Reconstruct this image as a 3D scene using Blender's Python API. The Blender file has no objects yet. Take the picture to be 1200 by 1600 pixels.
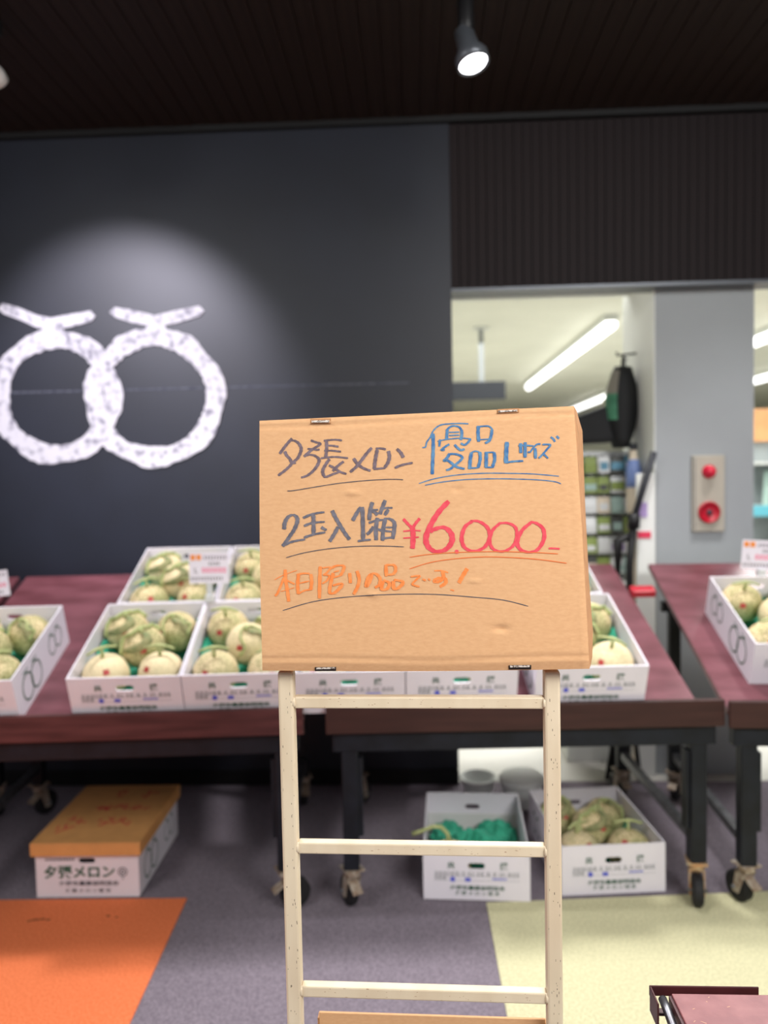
import bpy, bmesh, math, random
from mathutils import Vector, Matrix
R = math.radians
rnd = random.Random(7)
sc = bpy.context.scene
COL = sc.collection

# ------------------------------------------------------------------ camera
FPX, CX, CY = 1200.0, 600.0, 800.0
CAMLOC = Vector((0, 0, 1.5))
CAMROT = (Matrix.Rotation(R(2.4), 3, 'Z') @ Matrix.Rotation(R(90 - 2.86), 3, 'X') @ Matrix.Rotation(-0.02, 3, 'Z'))
cam = bpy.data.cameras.new('camera')
cam.sensor_fit = 'VERTICAL'; cam.sensor_height = 36; cam.lens = 27.0
cam.clip_start = 0.02
cam.dof.use_dof = True; cam.dof.focus_distance = 1.19; cam.dof.aperture_fstop = 2.3
camo = bpy.data.objects.new('camera', cam); COL.objects.link(camo)
camo.matrix_world = Matrix.Translation(CAMLOC) @ CAMROT.to_4x4()
sc.camera = camo
sc.view_settings.view_transform = 'Standard'; sc.view_settings.look = 'None'
sc.view_settings.exposure = 0.0; sc.view_settings.gamma = 1.0
sc.view_settings.use_curve_mapping = False

# ------------------------------------------------------------------ world and lights
w = bpy.data.worlds.new('world'); sc.world = w; w.use_nodes = True
w.node_tree.nodes['Background'].inputs[0].default_value = (0.93, 0.96, 1.0, 1)
w.node_tree.nodes['Background'].inputs[1].default_value = 0.27

def area(name, loc, size, power, col=(1, 1, 1), aim=None, sy=None):
    l = bpy.data.lights.new(name, 'AREA'); l.energy = power; l.color = col
    l.shape = 'RECTANGLE'; l.size = size; l.size_y = sy or size
    o = bpy.data.objects.new(name, l); COL.objects.link(o); o.location = loc
    if aim: o.rotation_euler = (Vector(aim) - Vector(loc)).to_track_quat('-Z', 'Y').to_euler()
    return o
def spot(name, loc, aim, power, deg, blend=0.3, col=(1, 1, 1), rad=0.04):
    l = bpy.data.lights.new(name, 'SPOT'); l.energy = power; l.color = col
    l.spot_size = R(deg); l.spot_blend = blend; l.shadow_soft_size = rad
    o = bpy.data.objects.new(name, l); COL.objects.link(o); o.location = loc
    o.rotation_euler = (Vector(aim) - Vector(loc)).to_track_quat('-Z', 'Y').to_euler()
    return o
area('added_store_fill', (1.5, -0.7, 3.0), 2.2, 200, (1.0, 0.985, 0.965), (0.1, 1.0, 0.9), 1.2)  # unseen soft fill behind the camera, added to light the sign front
area('added_store_fill', (-2.0, 0.3, 3.0), 1.2, 55, (1.0, 0.985, 0.965), (-1.2, 1.6, 0.0), 1.2)  # extra fill without a fixture, added to lift the orange carpet at left
spot('track_light_over_tables', (0.75, 2.88, 3.05), (0.5, 2.3, 0.0), 150, 100, 0.6, (1, 0.97, 0.97), 0.12)
spot('track_light_over_tables', (-1.15, 3.0, 3.05), (-1.1, 2.1, 0.0), 190, 100, 0.6, (1, 0.95, 0.98), 0.12)
spot('track_light_over_tables', (1.6, 3.1, 3.05), (1.5, 2.3, 0.0), 110, 100, 0.6, (1, 0.97, 0.97), 0.12)
area('added_hall_fill', (1.75, 4.7, 2.78), 1.6, 70, (1, 1, 0.98), (1.75, 4.5, 0), 0.5)  # fill hidden behind the header, added to brighten the product rack
area('hall_light', (2.2, 8.5, 2.7), 4.5, 330, (1, 1, 0.98), (2.2, 8.5, 0), 6)

# ------------------------------------------------------------------ helpers
def ray(px, py):
    d = CAMROT @ Vector(((px - CX) / FPX, -(py - CY) / FPX, -1.0))
    return d
def P(px, py, z=None, y=None):
    d = ray(px, py)
    t = (z - CAMLOC.z) / d.z if z is not None else (y - CAMLOC.y) / d.y
    return CAMLOC + d * t
def PP(px, py, p0, n):
    d = ray(px, py); t = (p0 - CAMLOC).dot(n) / d.dot(n)
    return CAMLOC + d * t
def srgb(r, g, b):
    f = lambda c: (c / 255) / 12.92 if c / 255 <= 0.04045 else ((c / 255 + 0.055) / 1.055) ** 2.4
    return (f(r), f(g), f(b))

MATS = {}
def mat(name, col, rough=0.6, metal=0.0, spec=0.4, var=0.0, vscale=20.0, vcol=None, vstretch=(1, 1, 1), bump=0.0, bscale=60.0,
        emit=None, detail=4.0, ramp=(0.35, 0.65), bstretch=(1, 1, 1), alpha=None):
    m = bpy.data.materials.new(name); m.use_nodes = True; nt = m.node_tree; N = nt.nodes; L = nt.links
    b = N['Principled BSDF']
    b.inputs['Base Color'].default_value = (*col, 1); b.inputs['Roughness'].default_value = rough
    b.inputs['Metallic'].default_value = metal; b.inputs['Specular IOR Level'].default_value = spec
    tc = N.new('ShaderNodeTexCoord')
    if var > 0 or vcol:
        mp = N.new('ShaderNodeMapping'); mp.inputs['Scale'].default_value = vstretch
        nz = N.new('ShaderNodeTexNoise'); nz.inputs['Scale'].default_value = vscale; nz.inputs['Detail'].default_value = detail
        rp = N.new('ShaderNodeValToRGB'); rp.color_ramp.elements[0].position = ramp[0]; rp.color_ramp.elements[1].position = ramp[1]
        c2 = vcol or tuple(min(1, c * (1 + var)) for c in col)
        c1 = col if vcol else tuple(c * (1 - var) for c in col)
        rp.color_ramp.elements[0].color = (*c1, 1); rp.color_ramp.elements[1].color = (*c2, 1)
        L.new(tc.outputs['Object'], mp.inputs[0]); L.new(mp.outputs[0], nz.inputs[0]); L.new(nz.outputs['Fac'], rp.inputs[0])
        L.new(rp.outputs[0], b.inputs['Base Color'])
    if bump > 0:
        mp2 = N.new('ShaderNodeMapping'); mp2.inputs['Scale'].default_value = bstretch
        n2 = N.new('ShaderNodeTexNoise'); n2.inputs['Scale'].default_value = bscale; n2.inputs['Detail'].default_value = 3
        bp = N.new('ShaderNodeBump'); bp.inputs['Strength'].default_value = bump; bp.inputs['Distance'].default_value = 0.003
        L.new(tc.outputs['Object'], mp2.inputs[0]); L.new(mp2.outputs[0], n2.inputs[0]); L.new(n2.outputs['Fac'], bp.inputs['Height']); L.new(bp.outputs[0], b.inputs['Normal'])
    if emit:
        b.inputs['Emission Color'].default_value = (*emit[0], 1); b.inputs['Emission Strength'].default_value = emit[1]
    MATS[name] = m
    return m

mat('navy_board', srgb(24, 28, 40), 0.46, 0, 0.5, var=0.12, vscale=3, bump=0.05, bscale=120)
mat('chalk', srgb(204, 202, 208), 0.9, vcol=srgb(132, 130, 142), vscale=30, ramp=(0.5, 0.68), bump=0.9, bscale=70)
mat('chalk_line', srgb(58, 62, 76), 0.9, vcol=srgb(96, 98, 108), vscale=60)
mat('header_wood', srgb(28, 23, 25), 0.6, 0, 0.15, vcol=srgb(39, 32, 33), vscale=9, vstretch=(9, 9, 0.12), detail=6, bump=0.25, bscale=12, bstretch=(9, 9, 0.15))
mat('ceiling_wood', srgb(28, 19, 17), 0.6, 0, 0.2, vcol=srgb(40, 29, 26), vscale=7, vstretch=(7, 0.12, 7), detail=6, bump=0.25, bscale=10, bstretch=(9, 0.15, 9))
mat('black_trim', srgb(8, 8, 10), 0.6)
mat('white_paint', srgb(222, 224, 220), 0.6, var=0.02, vscale=4)
mat('hall_paint', srgb(228, 228, 214), 0.7, var=0.03, vscale=2)
mat('pillar_grey', srgb(156, 161, 164), 0.55, var=0.03, vscale=3, bump=0.05, bscale=150)
mat('carpet_grey', srgb(112, 104, 113), 0.95, 0, 0.1, vcol=srgb(136, 127, 136), vscale=160, bump=0.7, bscale=260, ramp=(0.4, 0.62))
mat('carpet_orange', srgb(216, 112, 68), 0.95, 0, 0.1, vcol=srgb(236, 132, 86), vscale=150, bump=0.7, bscale=240, ramp=(0.4, 0.62))
mat('carpet_green', srgb(190, 187, 150), 0.95, 0, 0.1, vcol=srgb(212, 208, 170), vscale=130, bump=0.8, bscale=220, ramp=(0.4, 0.62))
mat('carpet_stain', srgb(104, 62, 40), 0.95, 0, 0.1, var=0.3, vscale=80)
mat('maroon_board', srgb(96, 52, 58), 0.30, 0, 0.5, vcol=srgb(118, 70, 78), vscale=5, vstretch=(1, 3, 1), bump=0.06, bscale=60)
mat('maroon_lip_dark', srgb(52, 29, 26), 0.5, 0, 0.35, vcol=srgb(62, 36, 32), vscale=10, vstretch=(0.4, 1, 4))
mat('maroon_lip', srgb(68, 33, 33), 0.5, 0, 0.4, vcol=srgb(92, 50, 50), vscale=10, vstretch=(0.4, 1, 4))
mat('maroon_cart', srgb(122, 66, 68), 0.4, 0, 0.45, vcol=srgb(146, 90, 90), vscale=26, bump=0.1, bscale=90, ramp=(0.45, 0.8))
mat('maroon_metal', srgb(70, 32, 34), 0.35, 0.2, 0.5, var=0.15, vscale=30)
mat('black_steel', srgb(14, 17, 24), 0.5, 0.0, 0.3, vcol=srgb(23, 27, 36), vscale=14, bump=0.1, bscale=60)
mat('grey_steel', srgb(132, 134, 138), 0.38, 0.8, 0.5, vcol=srgb(98, 98, 102), vscale=40)
mat('caster_metal', srgb(186, 176, 162), 0.45, 0.15, 0.5, vcol=srgb(140, 118, 98), vscale=50)
mat('rusty_metal', srgb(198, 140, 86), 0.6, 0.1, 0.4, vcol=srgb(176, 168, 142), vscale=45)
mat('rubber', srgb(26, 26, 28), 0.7, var=0.2, vscale=30)
mat('cream_paint', srgb(222, 206, 178), 0.42, 0, 0.45, vcol=srgb(206, 186, 156), vscale=14, vstretch=(1, 1, 0.25), bump=0.12, bscale=40, ramp=(0.4, 0.75))
mat('scratch', srgb(70, 56, 48), 0.7)
mat('scratch_rust', srgb(150, 112, 84), 0.7)
mat('kraft', srgb(216, 170, 126), 0.82, 0, 0.2, vcol=srgb(209, 162, 118), vscale=200, vstretch=(0.5, 1, 1.3), bump=0.06, bscale=380, bstretch=(0.5, 1, 1.3), detail=3, ramp=(0.3, 0.7))
mat('kraft_edge', srgb(196, 146, 104), 0.85, 0, 0.2, var=0.1, vscale=50, bump=0.3, bscale=90)
mat('kraft_lid', srgb(206, 150, 92), 0.8, 0, 0.25, var=0.05, vscale=20)
mat('ply_white', srgb(226, 218, 208), 0.8, vcol=srgb(120, 108, 98), vscale=300, ramp=(0.5, 0.6))
mat('slot_dark', srgb(40, 28, 24), 0.9, var=0.3, vscale=200)
mat('crease', srgb(178, 128, 86), 0.85)
mat('crease_light', srgb(232, 190, 148), 0.85)
mat('ink_purple', srgb(98, 82, 88), 0.7, vcol=srgb(122, 106, 114), vscale=140)
mat('ink_grey', srgb(92, 90, 100), 0.7, vcol=srgb(116, 112, 120), vscale=140)
mat('ink_blue', srgb(50, 98, 150), 0.7, vcol=srgb(92, 136, 170), vscale=110)
mat('ink_red', srgb(212, 62, 78), 0.7, vcol=srgb(224, 80, 92), vscale=110)
mat('ink_orange', srgb(232, 126, 58), 0.7, vcol=srgb(240, 144, 80), vscale=110)
mat('ink_thin', srgb(74, 76, 86), 0.7)
mat('ink_thin_orange', srgb(222, 112, 54), 0.7)
mat('carton_white', srgb(222, 218, 226), 0.6, 0, 0.35, var=0.02, vscale=8, bump=0.04, bscale=90)
mat('carton_inside', srgb(206, 206, 204), 0.7, 0, 0.3, var=0.03, vscale=8)
mat('print_green', srgb(52, 92, 72), 0.6)
mat('print_grey', srgb(136, 140, 142), 0.6)
mat('print_blue', srgb(84, 92, 196), 0.6)
mat('print_dark', srgb(62, 58, 66), 0.6)
mat('print_red', srgb(214, 52, 84), 0.6)
mat('print_pink', srgb(238, 96, 140), 0.6)
mat('print_orange', srgb(236, 142, 58), 0.6)
mat('lid_red', srgb(196, 48, 52), 0.7)
mat('card_white', srgb(234, 228, 240), 0.4, var=0.01, vscale=5)
mat('clear_plastic', srgb(206, 208, 210), 0.3, 0, 0.5)
mat('tissue_green', srgb(44, 146, 116), 0.7, 0, 0.3, vcol=srgb(70, 178, 146), vscale=14, bump=0.5, bscale=30)
mat('stem_green', srgb(150, 164, 104), 0.7, vcol=srgb(182, 186, 132), vscale=30, bump=0.2, bscale=80)
mat('stem_dry', srgb(150, 146, 104), 0.7, vcol=srgb(118, 128, 84), vscale=40)
mat('sticker_red', srgb(176, 62, 60), 0.4, var=0.2, vscale=120)
mat('lamp_black', srgb(16, 16, 18), 0.5)
mat('lamp_grey', srgb(90, 94, 100), 0.35, 0.4)
mat('lamp_white', srgb(205, 200, 198), 0.4)
mat('lamp_on', (1, 1, 1), 0.4, emit=((0.97, 0.95, 1.0), 9.0))
mat('tube_on', (1, 1, 1), 0.4, emit=((1.0, 1.0, 0.98), 3.2))
mat('panel_cream', srgb(176, 170, 156), 0.5, 0.1, 0.4, var=0.03, vscale=10)
mat('alarm_red', srgb(178, 20, 42), 0.3, 0, 0.5)
mat('alarm_red_dome', srgb(205, 22, 56), 0.12, 0, 0.6)
mat('hang_black', srgb(22, 23, 25), 0.7, var=0.2, vscale=10)
mat('hang_green', srgb(86, 150, 118), 0.5, vcol=srgb(54, 110, 84), vscale=14)
mat('hang_tan', srgb(124, 120, 110), 0.6)
mat('grey_shelf', srgb(150, 158, 160), 0.5)
mat('pk_white', srgb(226, 228, 228), 0.4, var=0.03, vscale=9)
mat('pk_mint', srgb(170, 196, 188), 0.4)
mat('pk_green', srgb(142, 160, 84), 0.5)
mat('pk_dark', srgb(82, 84, 82), 0.5)
mat('pk_cream', srgb(222, 208, 186), 0.5)
mat('pk_blue', srgb(128, 150, 206), 0.4)
mat('pk_red', srgb(184, 84, 66), 0.5)
mat('pk_teal', srgb(96, 150, 176), 0.4)
mat('pk_lilac', srgb(168, 146, 196), 0.5)
mat('sign_dark', srgb(40, 43, 50), 0.5)
mat('hall_orange', srgb(206, 152, 104), 0.6, var=0.1, vscale=6)
mat('leaf_green', srgb(76, 104, 58), 0.7, vcol=srgb(44, 74, 40), vscale=10)
mat('aqua', srgb(112, 196, 214), 0.4)
mat('bag_white', srgb(222, 226, 222), 0.35, bump=0.5, bscale=14)
mat('hall_floor', srgb(196, 194, 186), 0.4, var=0.04, vscale=3)

# ceiling lamp glass etc.
def netted():
    m = bpy.data.materials.new('melon_net'); m.use_nodes = True; N = m.node_tree.nodes; L = m.node_tree.links
    b = N['Principled BSDF']; b.inputs['Roughness'].default_value = 0.75; b.inputs['Specular IOR Level'].default_value = 0.25
    tc = N.new('ShaderNodeTexCoord'); nz = N.new('ShaderNodeTexNoise'); nz.inputs['Scale'].default_value = 22
    mx = N.new('ShaderNodeVectorMath'); mx.operation = 'MULTIPLY_ADD'; mx.inputs[1].default_value = (0.02, 0.02, 0.02)
    vo = N.new('ShaderNodeTexVoronoi'); vo.feature = 'DISTANCE_TO_EDGE'; vo.inputs['Scale'].default_value = 80
    r = N.new('ShaderNodeValToRGB'); r.color_ramp.elements[0].position = 0.03; r.color_ramp.elements[1].position = 0.22
    r.color_ramp.elements[0].color = (*srgb(226, 216, 190), 1); r.color_ramp.elements[1].color = (*srgb(166, 162, 126), 1)
    n2 = N.new('ShaderNodeTexNoise'); n2.inputs['Scale'].default_value = 9
    r2 = N.new('ShaderNodeValToRGB'); r2.color_ramp.elements[0].position = 0.42; r2.color_ramp.elements[1].position = 0.66
    r2.color_ramp.elements[0].color = (*srgb(255, 244, 222), 1); r2.color_ramp.elements[1].color = (*srgb(188, 198, 158), 1)
    mm = N.new('ShaderNodeMixRGB'); mm.blend_type = 'MULTIPLY'; mm.inputs[0].default_value = 1
    bp = N.new('ShaderNodeBump'); bp.inputs['Strength'].default_value = 0.6; bp.inputs['Distance'].default_value = 0.002; bp.invert = True
    L.new(tc.outputs['Object'], nz.inputs[0]); L.new(nz.outputs['Color'], mx.inputs[0]); L.new(tc.outputs['Object'], mx.inputs[2])
    L.new(mx.outputs[0], vo.inputs['Vector']); L.new(vo.outputs['Distance'], r.inputs[0]); L.new(tc.outputs['Object'], n2.inputs[0])
    L.new(n2.outputs['Fac'], r2.inputs[0]); L.new(r.outputs[0], mm.inputs[1]); L.new(r2.outputs[0], mm.inputs[2])
    oi = N.new('ShaderNodeObjectInfo'); m3 = N.new('ShaderNodeMixRGB'); m3.inputs[2].default_value = (*srgb(236, 218, 180), 1)
    mr = N.new('ShaderNodeMapRange'); mr.inputs[1].default_value = 0.45; mr.inputs[2].default_value = 1.0; mr.inputs[3].default_value = 0.0; mr.inputs[4].default_value = 0.7
    L.new(oi.outputs['Random'], mr.inputs[0]); L.new(mr.outputs[0], m3.inputs[0]); L.new(mm.outputs[0], m3.inputs[1])
    L.new(m3.outputs[0], b.inputs['Base Color']); L.new(vo.outputs['Distance'], bp.inputs['Height']); L.new(bp.outputs[0], b.inputs['Normal'])
    MATS['melon_net'] = m
netted()

class MB:
    """collects geometry for one mesh"""
    def __init__(s): s.v = []; s.f = []
    def add(s, vs, fs):
        o = len(s.v); s.v += [tuple(v) for v in vs]; s.f += [tuple(i + o for i in f) for f in fs]; return s
    def box(s, x0, x1, y0, y1, z0, z1, M=None):
        vs = [Vector((x, y, z)) for z in (z0, z1) for y in (y0, y1) for x in (x0, x1)]
        if M: vs = [M @ v for v in vs]
        return s.add(vs, [(0, 2, 3, 1), (4, 5, 7, 6), (0, 1, 5, 4), (2, 6, 7, 3), (0, 4, 6, 2), (1, 3, 7, 5)])
    def hexa(s, p):  # 8 corners: bottom 4 ccw then top 4
        return s.add(p, [(3, 2, 1, 0), (4, 5, 6, 7), (0, 1, 5, 4), (1, 2, 6, 5), (2, 3, 7, 6), (3, 0, 4, 7)])
    def tube(s, pts, r, n=8, cap=True, flat=1.0):
        pts = [Vector(p) for p in pts]; rs = r if isinstance(r, (list, tuple)) else [r] * len(pts)
        vs = []; prev = None
        for i, p in enumerate(pts):
            t = (pts[min(i + 1, len(pts) - 1)] - pts[max(i - 1, 0)]).normalized()
            if prev is None:
                a = Vector((0, 0, 1)) if abs(t.z) < 0.9 else Vector((1, 0, 0))
                u = t.cross(a).normalized()
            else: u = (prev - t * prev.dot(t)).normalized()
            prev = u; v = t.cross(u)
            for k in range(n):
                an = 2 * math.pi * k / n
                vs.append(p + (u * math.cos(an) + v * math.sin(an) * flat) * rs[i])
        fs = []
        for i in range(len(pts) - 1):
            for k in range(n):
                a = i * n + k; b = i * n + (k + 1) % n
                fs.append((a, b, b + n, a + n))
        if cap:
            fs.append(tuple(range(n - 1, -1, -1))); m = (len(pts) - 1) * n; fs.append(tuple(range(m, m + n)))
        return s.add(vs, fs)
    def lathe(s, prof, n=20, M=None):  # profile of (r, z)
        vs = []; fs = []
        for r, z in prof:
            for k in range(n):
                a = 2 * math.pi * k / n; vs.append(Vector((r * math.cos(a), r * math.sin(a), z)))
        for i in range(len(prof) - 1):
            for k in range(n):
                a = i * n + k; b = i * n + (k + 1) % n; fs.append((a, b, b + n, a + n))
        fs.append(tuple(range(n - 1, -1, -1))); m = (len(prof) - 1) * n; fs.append(tuple(range(m, m + n)))
        if M: vs = [M @ v for v in vs]
        return s.add(vs, fs)
    def build(s, name, m, parent=None, smooth=False, bevel=0):
        me = bpy.data.meshes.new(name); me.from_pydata(s.v, [], s.f); me.update()
        if bevel or True:
            bm = bmesh.new(); bm.from_mesh(me)
            bmesh.ops.recalc_face_normals(bm, faces=bm.faces)
            if bevel:
                bmesh.ops.bevel(bm, geom=[e for e in bm.edges if e.calc_face_angle(0) > 0.5], offset=bevel, segments=2, profile=0.5, affect='EDGES')
            bm.to_mesh(me); bm.free()
        if smooth:
            for p in me.polygons: p.use_smooth = True
        if m: me.materials.append(MATS[m])
        o = bpy.data.objects.new(name, me); COL.objects.link(o)
        if parent: o.parent = parent
        return o

def empty(name, M):
    o = bpy.data.objects.new(name, None); COL.objects.link(o); o.matrix_world = M; o.empty_display_size = 0.1
    return o
def tag(o, label=None, cat=None, group=None, kind=None):
    if label: o['label'] = label
    if cat: o['category'] = cat
    if group: o['group'] = group
    if kind: o['kind'] = kind
    return o
def copy_tree(o, parent=None):
    c = o.copy(); COL.objects.link(c); c.parent = parent
    for k in list(c.keys()):
        pass
    for ch in list(o.children): copy_tree(ch, c)
    return c
def struct(o): o['kind'] = 'structure'; return o

TEXTC = {}
def text_polys(s, size=1.0, align='CENTER', bold=0.0):
    """vertices and faces of a flat piece of lettering, centred, in its own xy plane"""
    cu = bpy.data.curves.new('t', 'FONT'); cu.body = s; cu.size = size; cu.resolution_u = 2
    cu.align_x = align; cu.align_y = 'CENTER'; cu.offset = bold
    o = bpy.data.objects.new('t', cu); COL.objects.link(o)
    dg = bpy.context.evaluated_depsgraph_get()
    me = bpy.data.meshes.new_from_object(o.evaluated_get(dg))
    vs = [v.co.copy() for v in me.vertices]; fs = [tuple(p.vertices) for p in me.polygons]
    bpy.data.objects.remove(o); bpy.data.curves.remove(cu); bpy.data.meshes.remove(me)
    return vs, fs
def put_text(mb, s, size, M, sx=1.0, bold=0.0, align='CENTER'):
    vs, fs = text_polys(s, size, align, bold)
    mb.add([M @ Vector((v.x * sx, v.y, 0)) for v in vs], fs)

# ------------------------------------------------------------------ the room
WY = 3.65
CEIL = P(350, 197, y=WY).z
XW = P(706, 500, y=WY).x           # right end of the navy wall
HB = P(950, 444, y=WY).z           # underside of the header
PARTZ = 0.80

fl = struct(MB().box(-4, 9, -3, WY + 0.02, -0.1, -0.004).build('floor', 'carpet_grey'))
def carpet(name, pts, m, h=0.0):
    n = len(pts); vs = [Vector((p.x, p.y, -0.004)) for p in pts] + [Vector((p.x, p.y, h)) for p in pts]
    fs = [tuple(range(n))[::-1], tuple(range(n, 2 * n))] + [(i, (i + 1) % n, (i + 1) % n + n, i + n) for i in range(n)]
    return MB().add(vs, fs).build(name, m, fl)
A = P(292, 1403, z=0); B = P(202, 1600, z=0); far = P(0, 1406, z=0)
B2 = A + (B - A) * 3.0; d = (far - A).normalized()
carpet('carpet_tile', [A, A + d * 3.5, B2 + d * 3.5, B2], 'carpet_orange')
G1 = P(760, 1410, z=0); G2 = P(795, 1600, z=0); G3 = P(1110, 1396, z=0)
G1b = G1 + (G3 - G1).normalized() * 0.0; dd = (G3 - G1).normalized(); G2b = G1 + (G2 - G1) * 3.0
carpet('carpet_tile', [G1, G2b, G2b + dd * 4, G1 + dd * 4], 'carpet_green')
fl.children[0]['label'] = 'orange carpet section'; fl.children[1]['label'] = 'pale green carpet section'
# grey carpet laid as sections so that its seams show
g = MB()
def stain(cx, cy, pts):
    return
st = MB()
for (x, y, ln) in ((48, 1438, 15), (62, 1437, 9), (72, 1438, 7), (166, 1432, 6), (180, 1434, 4), (42, 1440, 6)):
    a = P(x, y, z=0.0007); b = P(x + ln, y - 1, z=0.0007)
    st.tube([a, (a + b) / 2 + Vector((0, 0.003, 0)), b], [0.003, 0.005, 0.002], 5, True, 0.12)
st.build('carpet_stain', 'carpet_stain', fl)

wl = MB().box(-4, XW, WY, WY + 0.14, -0.01, CEIL + 0.05)
struct(wl.build('wall_back', 'navy_board'))
struct(MB().box(-4, XW, WY - 0.012, WY, 0, 0.07).build('baseboard_back', 'black_trim'))
# header: vertical ribbed boards above the opening
hd = struct(MB().box(XW, 9, WY + 0.008, WY + 0.14, HB, CEIL + 0.05).build('wall_header', 'header_wood'))
hx = XW; rb = 0; base = None
r2 = random.Random(3)
while hx < XW + 3.2:
    ww = 0.042
    o = MB().box(0, ww - 0.003, 0, 0.012 , 0, CEIL - HB - 0.035).build('wood_board', 'header_wood', hd) if base is None else base.copy()
    if base is None: base = o
    else: COL.objects.link(o)
    o.location = (hx, WY - 0.003 - r2.random() * 0.002, HB); hx += ww; rb += 1
    if rb > 76: break
struct(MB().box(XW, 9, WY - 0.006, WY + 0.14, HB - 0.014, HB).build('trim_1', 'lamp_grey'))
struct(MB().box(-4, 9, WY - 0.03, WY, CEIL - 0.03, CEIL).build('trim_2', 'black_trim'))
ceil = struct(MB().box(-4, 9, -3, WY + 0.14, CEIL + 0.005, CEIL + 0.1).build('ceiling', 'ceiling_wood'))
base = None
for i in range(70):     # narrow ceiling boards running towards the wall
    o = MB().box(0, 0.071, 1.2, WY - 0.03, 0, 0.012).build('wood_board', 'ceiling_wood', ceil) if base is None else base.copy()
    if base is None: base = o
    else: COL.objects.link(o)
    o.location = (-2.5 + i * 0.075, 0, CEIL - 0.003 - r2.random() * 0.003)

# pillar with the fire alarm panel
pfl = P(1024, 620, y=WY + 0.1); pfr = P(1178, 620, y=WY + 0.1)
PX0, PX1, PY = pfl.x, pfr.x, WY + 0.1
struct(MB().box(PX0, PX1, PY, PY + 0.55, 0, 2.9).build('wall_pillar', 'pillar_grey'))
struct(MB().box(PX0 - 0.006, PX0, PY + 0.002, PY + 0.55, 0, 2.9).build('wall_pillar_side', 'white_paint'))
# low partition under the opening
# thin chalk line
a = P(-40, 606.5, y=WY - 0.001); b = P(640, 598, y=WY - 0.001)
ln = MB().box(a.x, b.x, WY - 0.0012, WY, min(a.z, b.z) - 0.004, min(a.z, b.z) + 0.004)
lno = ln.build('trim_3', 'chalk_line'); struct(lno)

# the emblem on the wall: two interlocked rings, each with a stalk
def ring(cx, cy, rx, ry, th, name, parent, ph, m='chalk', y0=None):
    mb = MB(); n = 96; vs = []; rr = random.Random(ph)
    for i in range(n):
        a = 2 * math.pi * i / n
        jo = 1 + 0.022 * math.sin(7 * a + ph) + 0.028 * (rr.random() - 0.5); ji = 1 + 0.018 * math.sin(5 * a + ph) + 0.04 * (rr.random() - 0.5)
        for (k, j) in ((1, jo), (1 - th, ji)):
            p = P(cx + rx * k * j * math.cos(a), cy + ry * k * j * math.sin(a), y=WY - 0.0005)
            vs.append(p); vs.append(p + Vector((0, -0.006, 0)))
    fs = []
    for i in range(n):
        a = i * 4; b = ((i + 1) % n) * 4
        fs += [(a, b, b + 1, a + 1), (a + 1, b + 1, b + 3, a + 3), (a + 3, b + 3, b + 2, a + 2)]
    mb.add(vs, fs)
    return mb.build(name, m, parent)
em = empty('ring_emblem', Matrix.Identity(4))
tag(em, 'white rope-like emblem of two interlocked stalked rings on navy wall', 'wall emblem')
ring(88, 620, 103, 105, 0.28, 'ring', em, 1.3)
r2o = ring(242, 621, 110, 108, 0.27, 'ring', em, 2.9); 
for v in r2o.data.vertices: v.co.y -= 0.0015 if v.co.y < WY - 0.002 else 0
for pts in ([(5, 482), (30, 490), (60, 503), (80, 506), (110, 501), (142, 494)], [(180, 488), (205, 494), (242, 502), (275, 495), (312, 486)]):
    mb = MB(); q = [P(x, y, y=WY - 0.004) for x, y in pts]; n = len(q)
    jr = [0.030 * (0.92 + 0.16 * rnd.random()) for _ in q]; jr[0] *= 0.85; jr[-1] *= 0.85
    # rounded flat bar lying on the wall
    up = Vector((0, 0, 1)); outl = [q[0] - Vector((0.026, 0, 0))] + [q[i] + up * jr[i] for i in range(n)] + [q[-1] + Vector((0.022, 0, 0))] + [q[i] - up * jr[i] for i in range(n - 1, -1, -1)]
    mid = q[n // 2 if n % 2 else 3] if n == 5 else q[3]
    bx = P(pts[3][0] + 4 if n == 6 else 243, 510, y=WY - 0.004)
    vs = [p + Vector((0, 0.0035, 0)) for p in outl] + [p - Vector((0, 0.003, 0)) for p in outl]; k = len(outl)
    # strip faces between upper and lower edge
    fs = []
    for off in (0, k):
        fs.append((off + 0, off + 1, off + k - 1))
        for i in range(1, n): fs.append((off + i, off + i + 1, off + k - 1 - i, off + k - i))
        fs.append((off + n, off + n + 1, off + n + 2))
    fs += [(i, (i + 1) % k, (i + 1) % k + k, i + k) for i in range(k)]
    mb.add(vs, fs)
    cx = 80 if n == 6 else 242
    s0 = P(cx - 9, 500, y=WY - 0.0005); s1 = P(cx + 12, 500, y=WY - 0.0005); s2 = P(cx + 22, 522, y=WY - 0.0005); s3 = P(cx - 16, 522, y=WY - 0.0005)
    mb.hexa([s3, s2, s1, s0] + [v - Vector((0, 0.005, 0)) for v in (s3, s2, s1, s0)])
    mb.build('stalk', 'chalk', em)

# ------------------------------------------------------------------ hall behind the opening
HZ = 2.85
struct(MB().box(-1.5, 9, WY + 0.14, 19, HZ, HZ + 0.1).build('ceiling_hall', 'hall_paint'))
struct(MB().box(-1.5, 9, 19, 19.1, 0, HZ).build('wall_hall_back', 'hall_paint'))
struct(MB().box(9, 9.1, WY, 19, 0, HZ).build('wall_hall_right', 'hall_paint'))
struct(MB().box(-1.6, -1.5, WY + 0.14, 19, 0, HZ).build('wall_hall_left', 'hall_paint'))
struct(MB().box(-1.5, 9, WY + 0.02, 19, -0.1, 0.0).build('floor_hall', 'hall_floor'))
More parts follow.
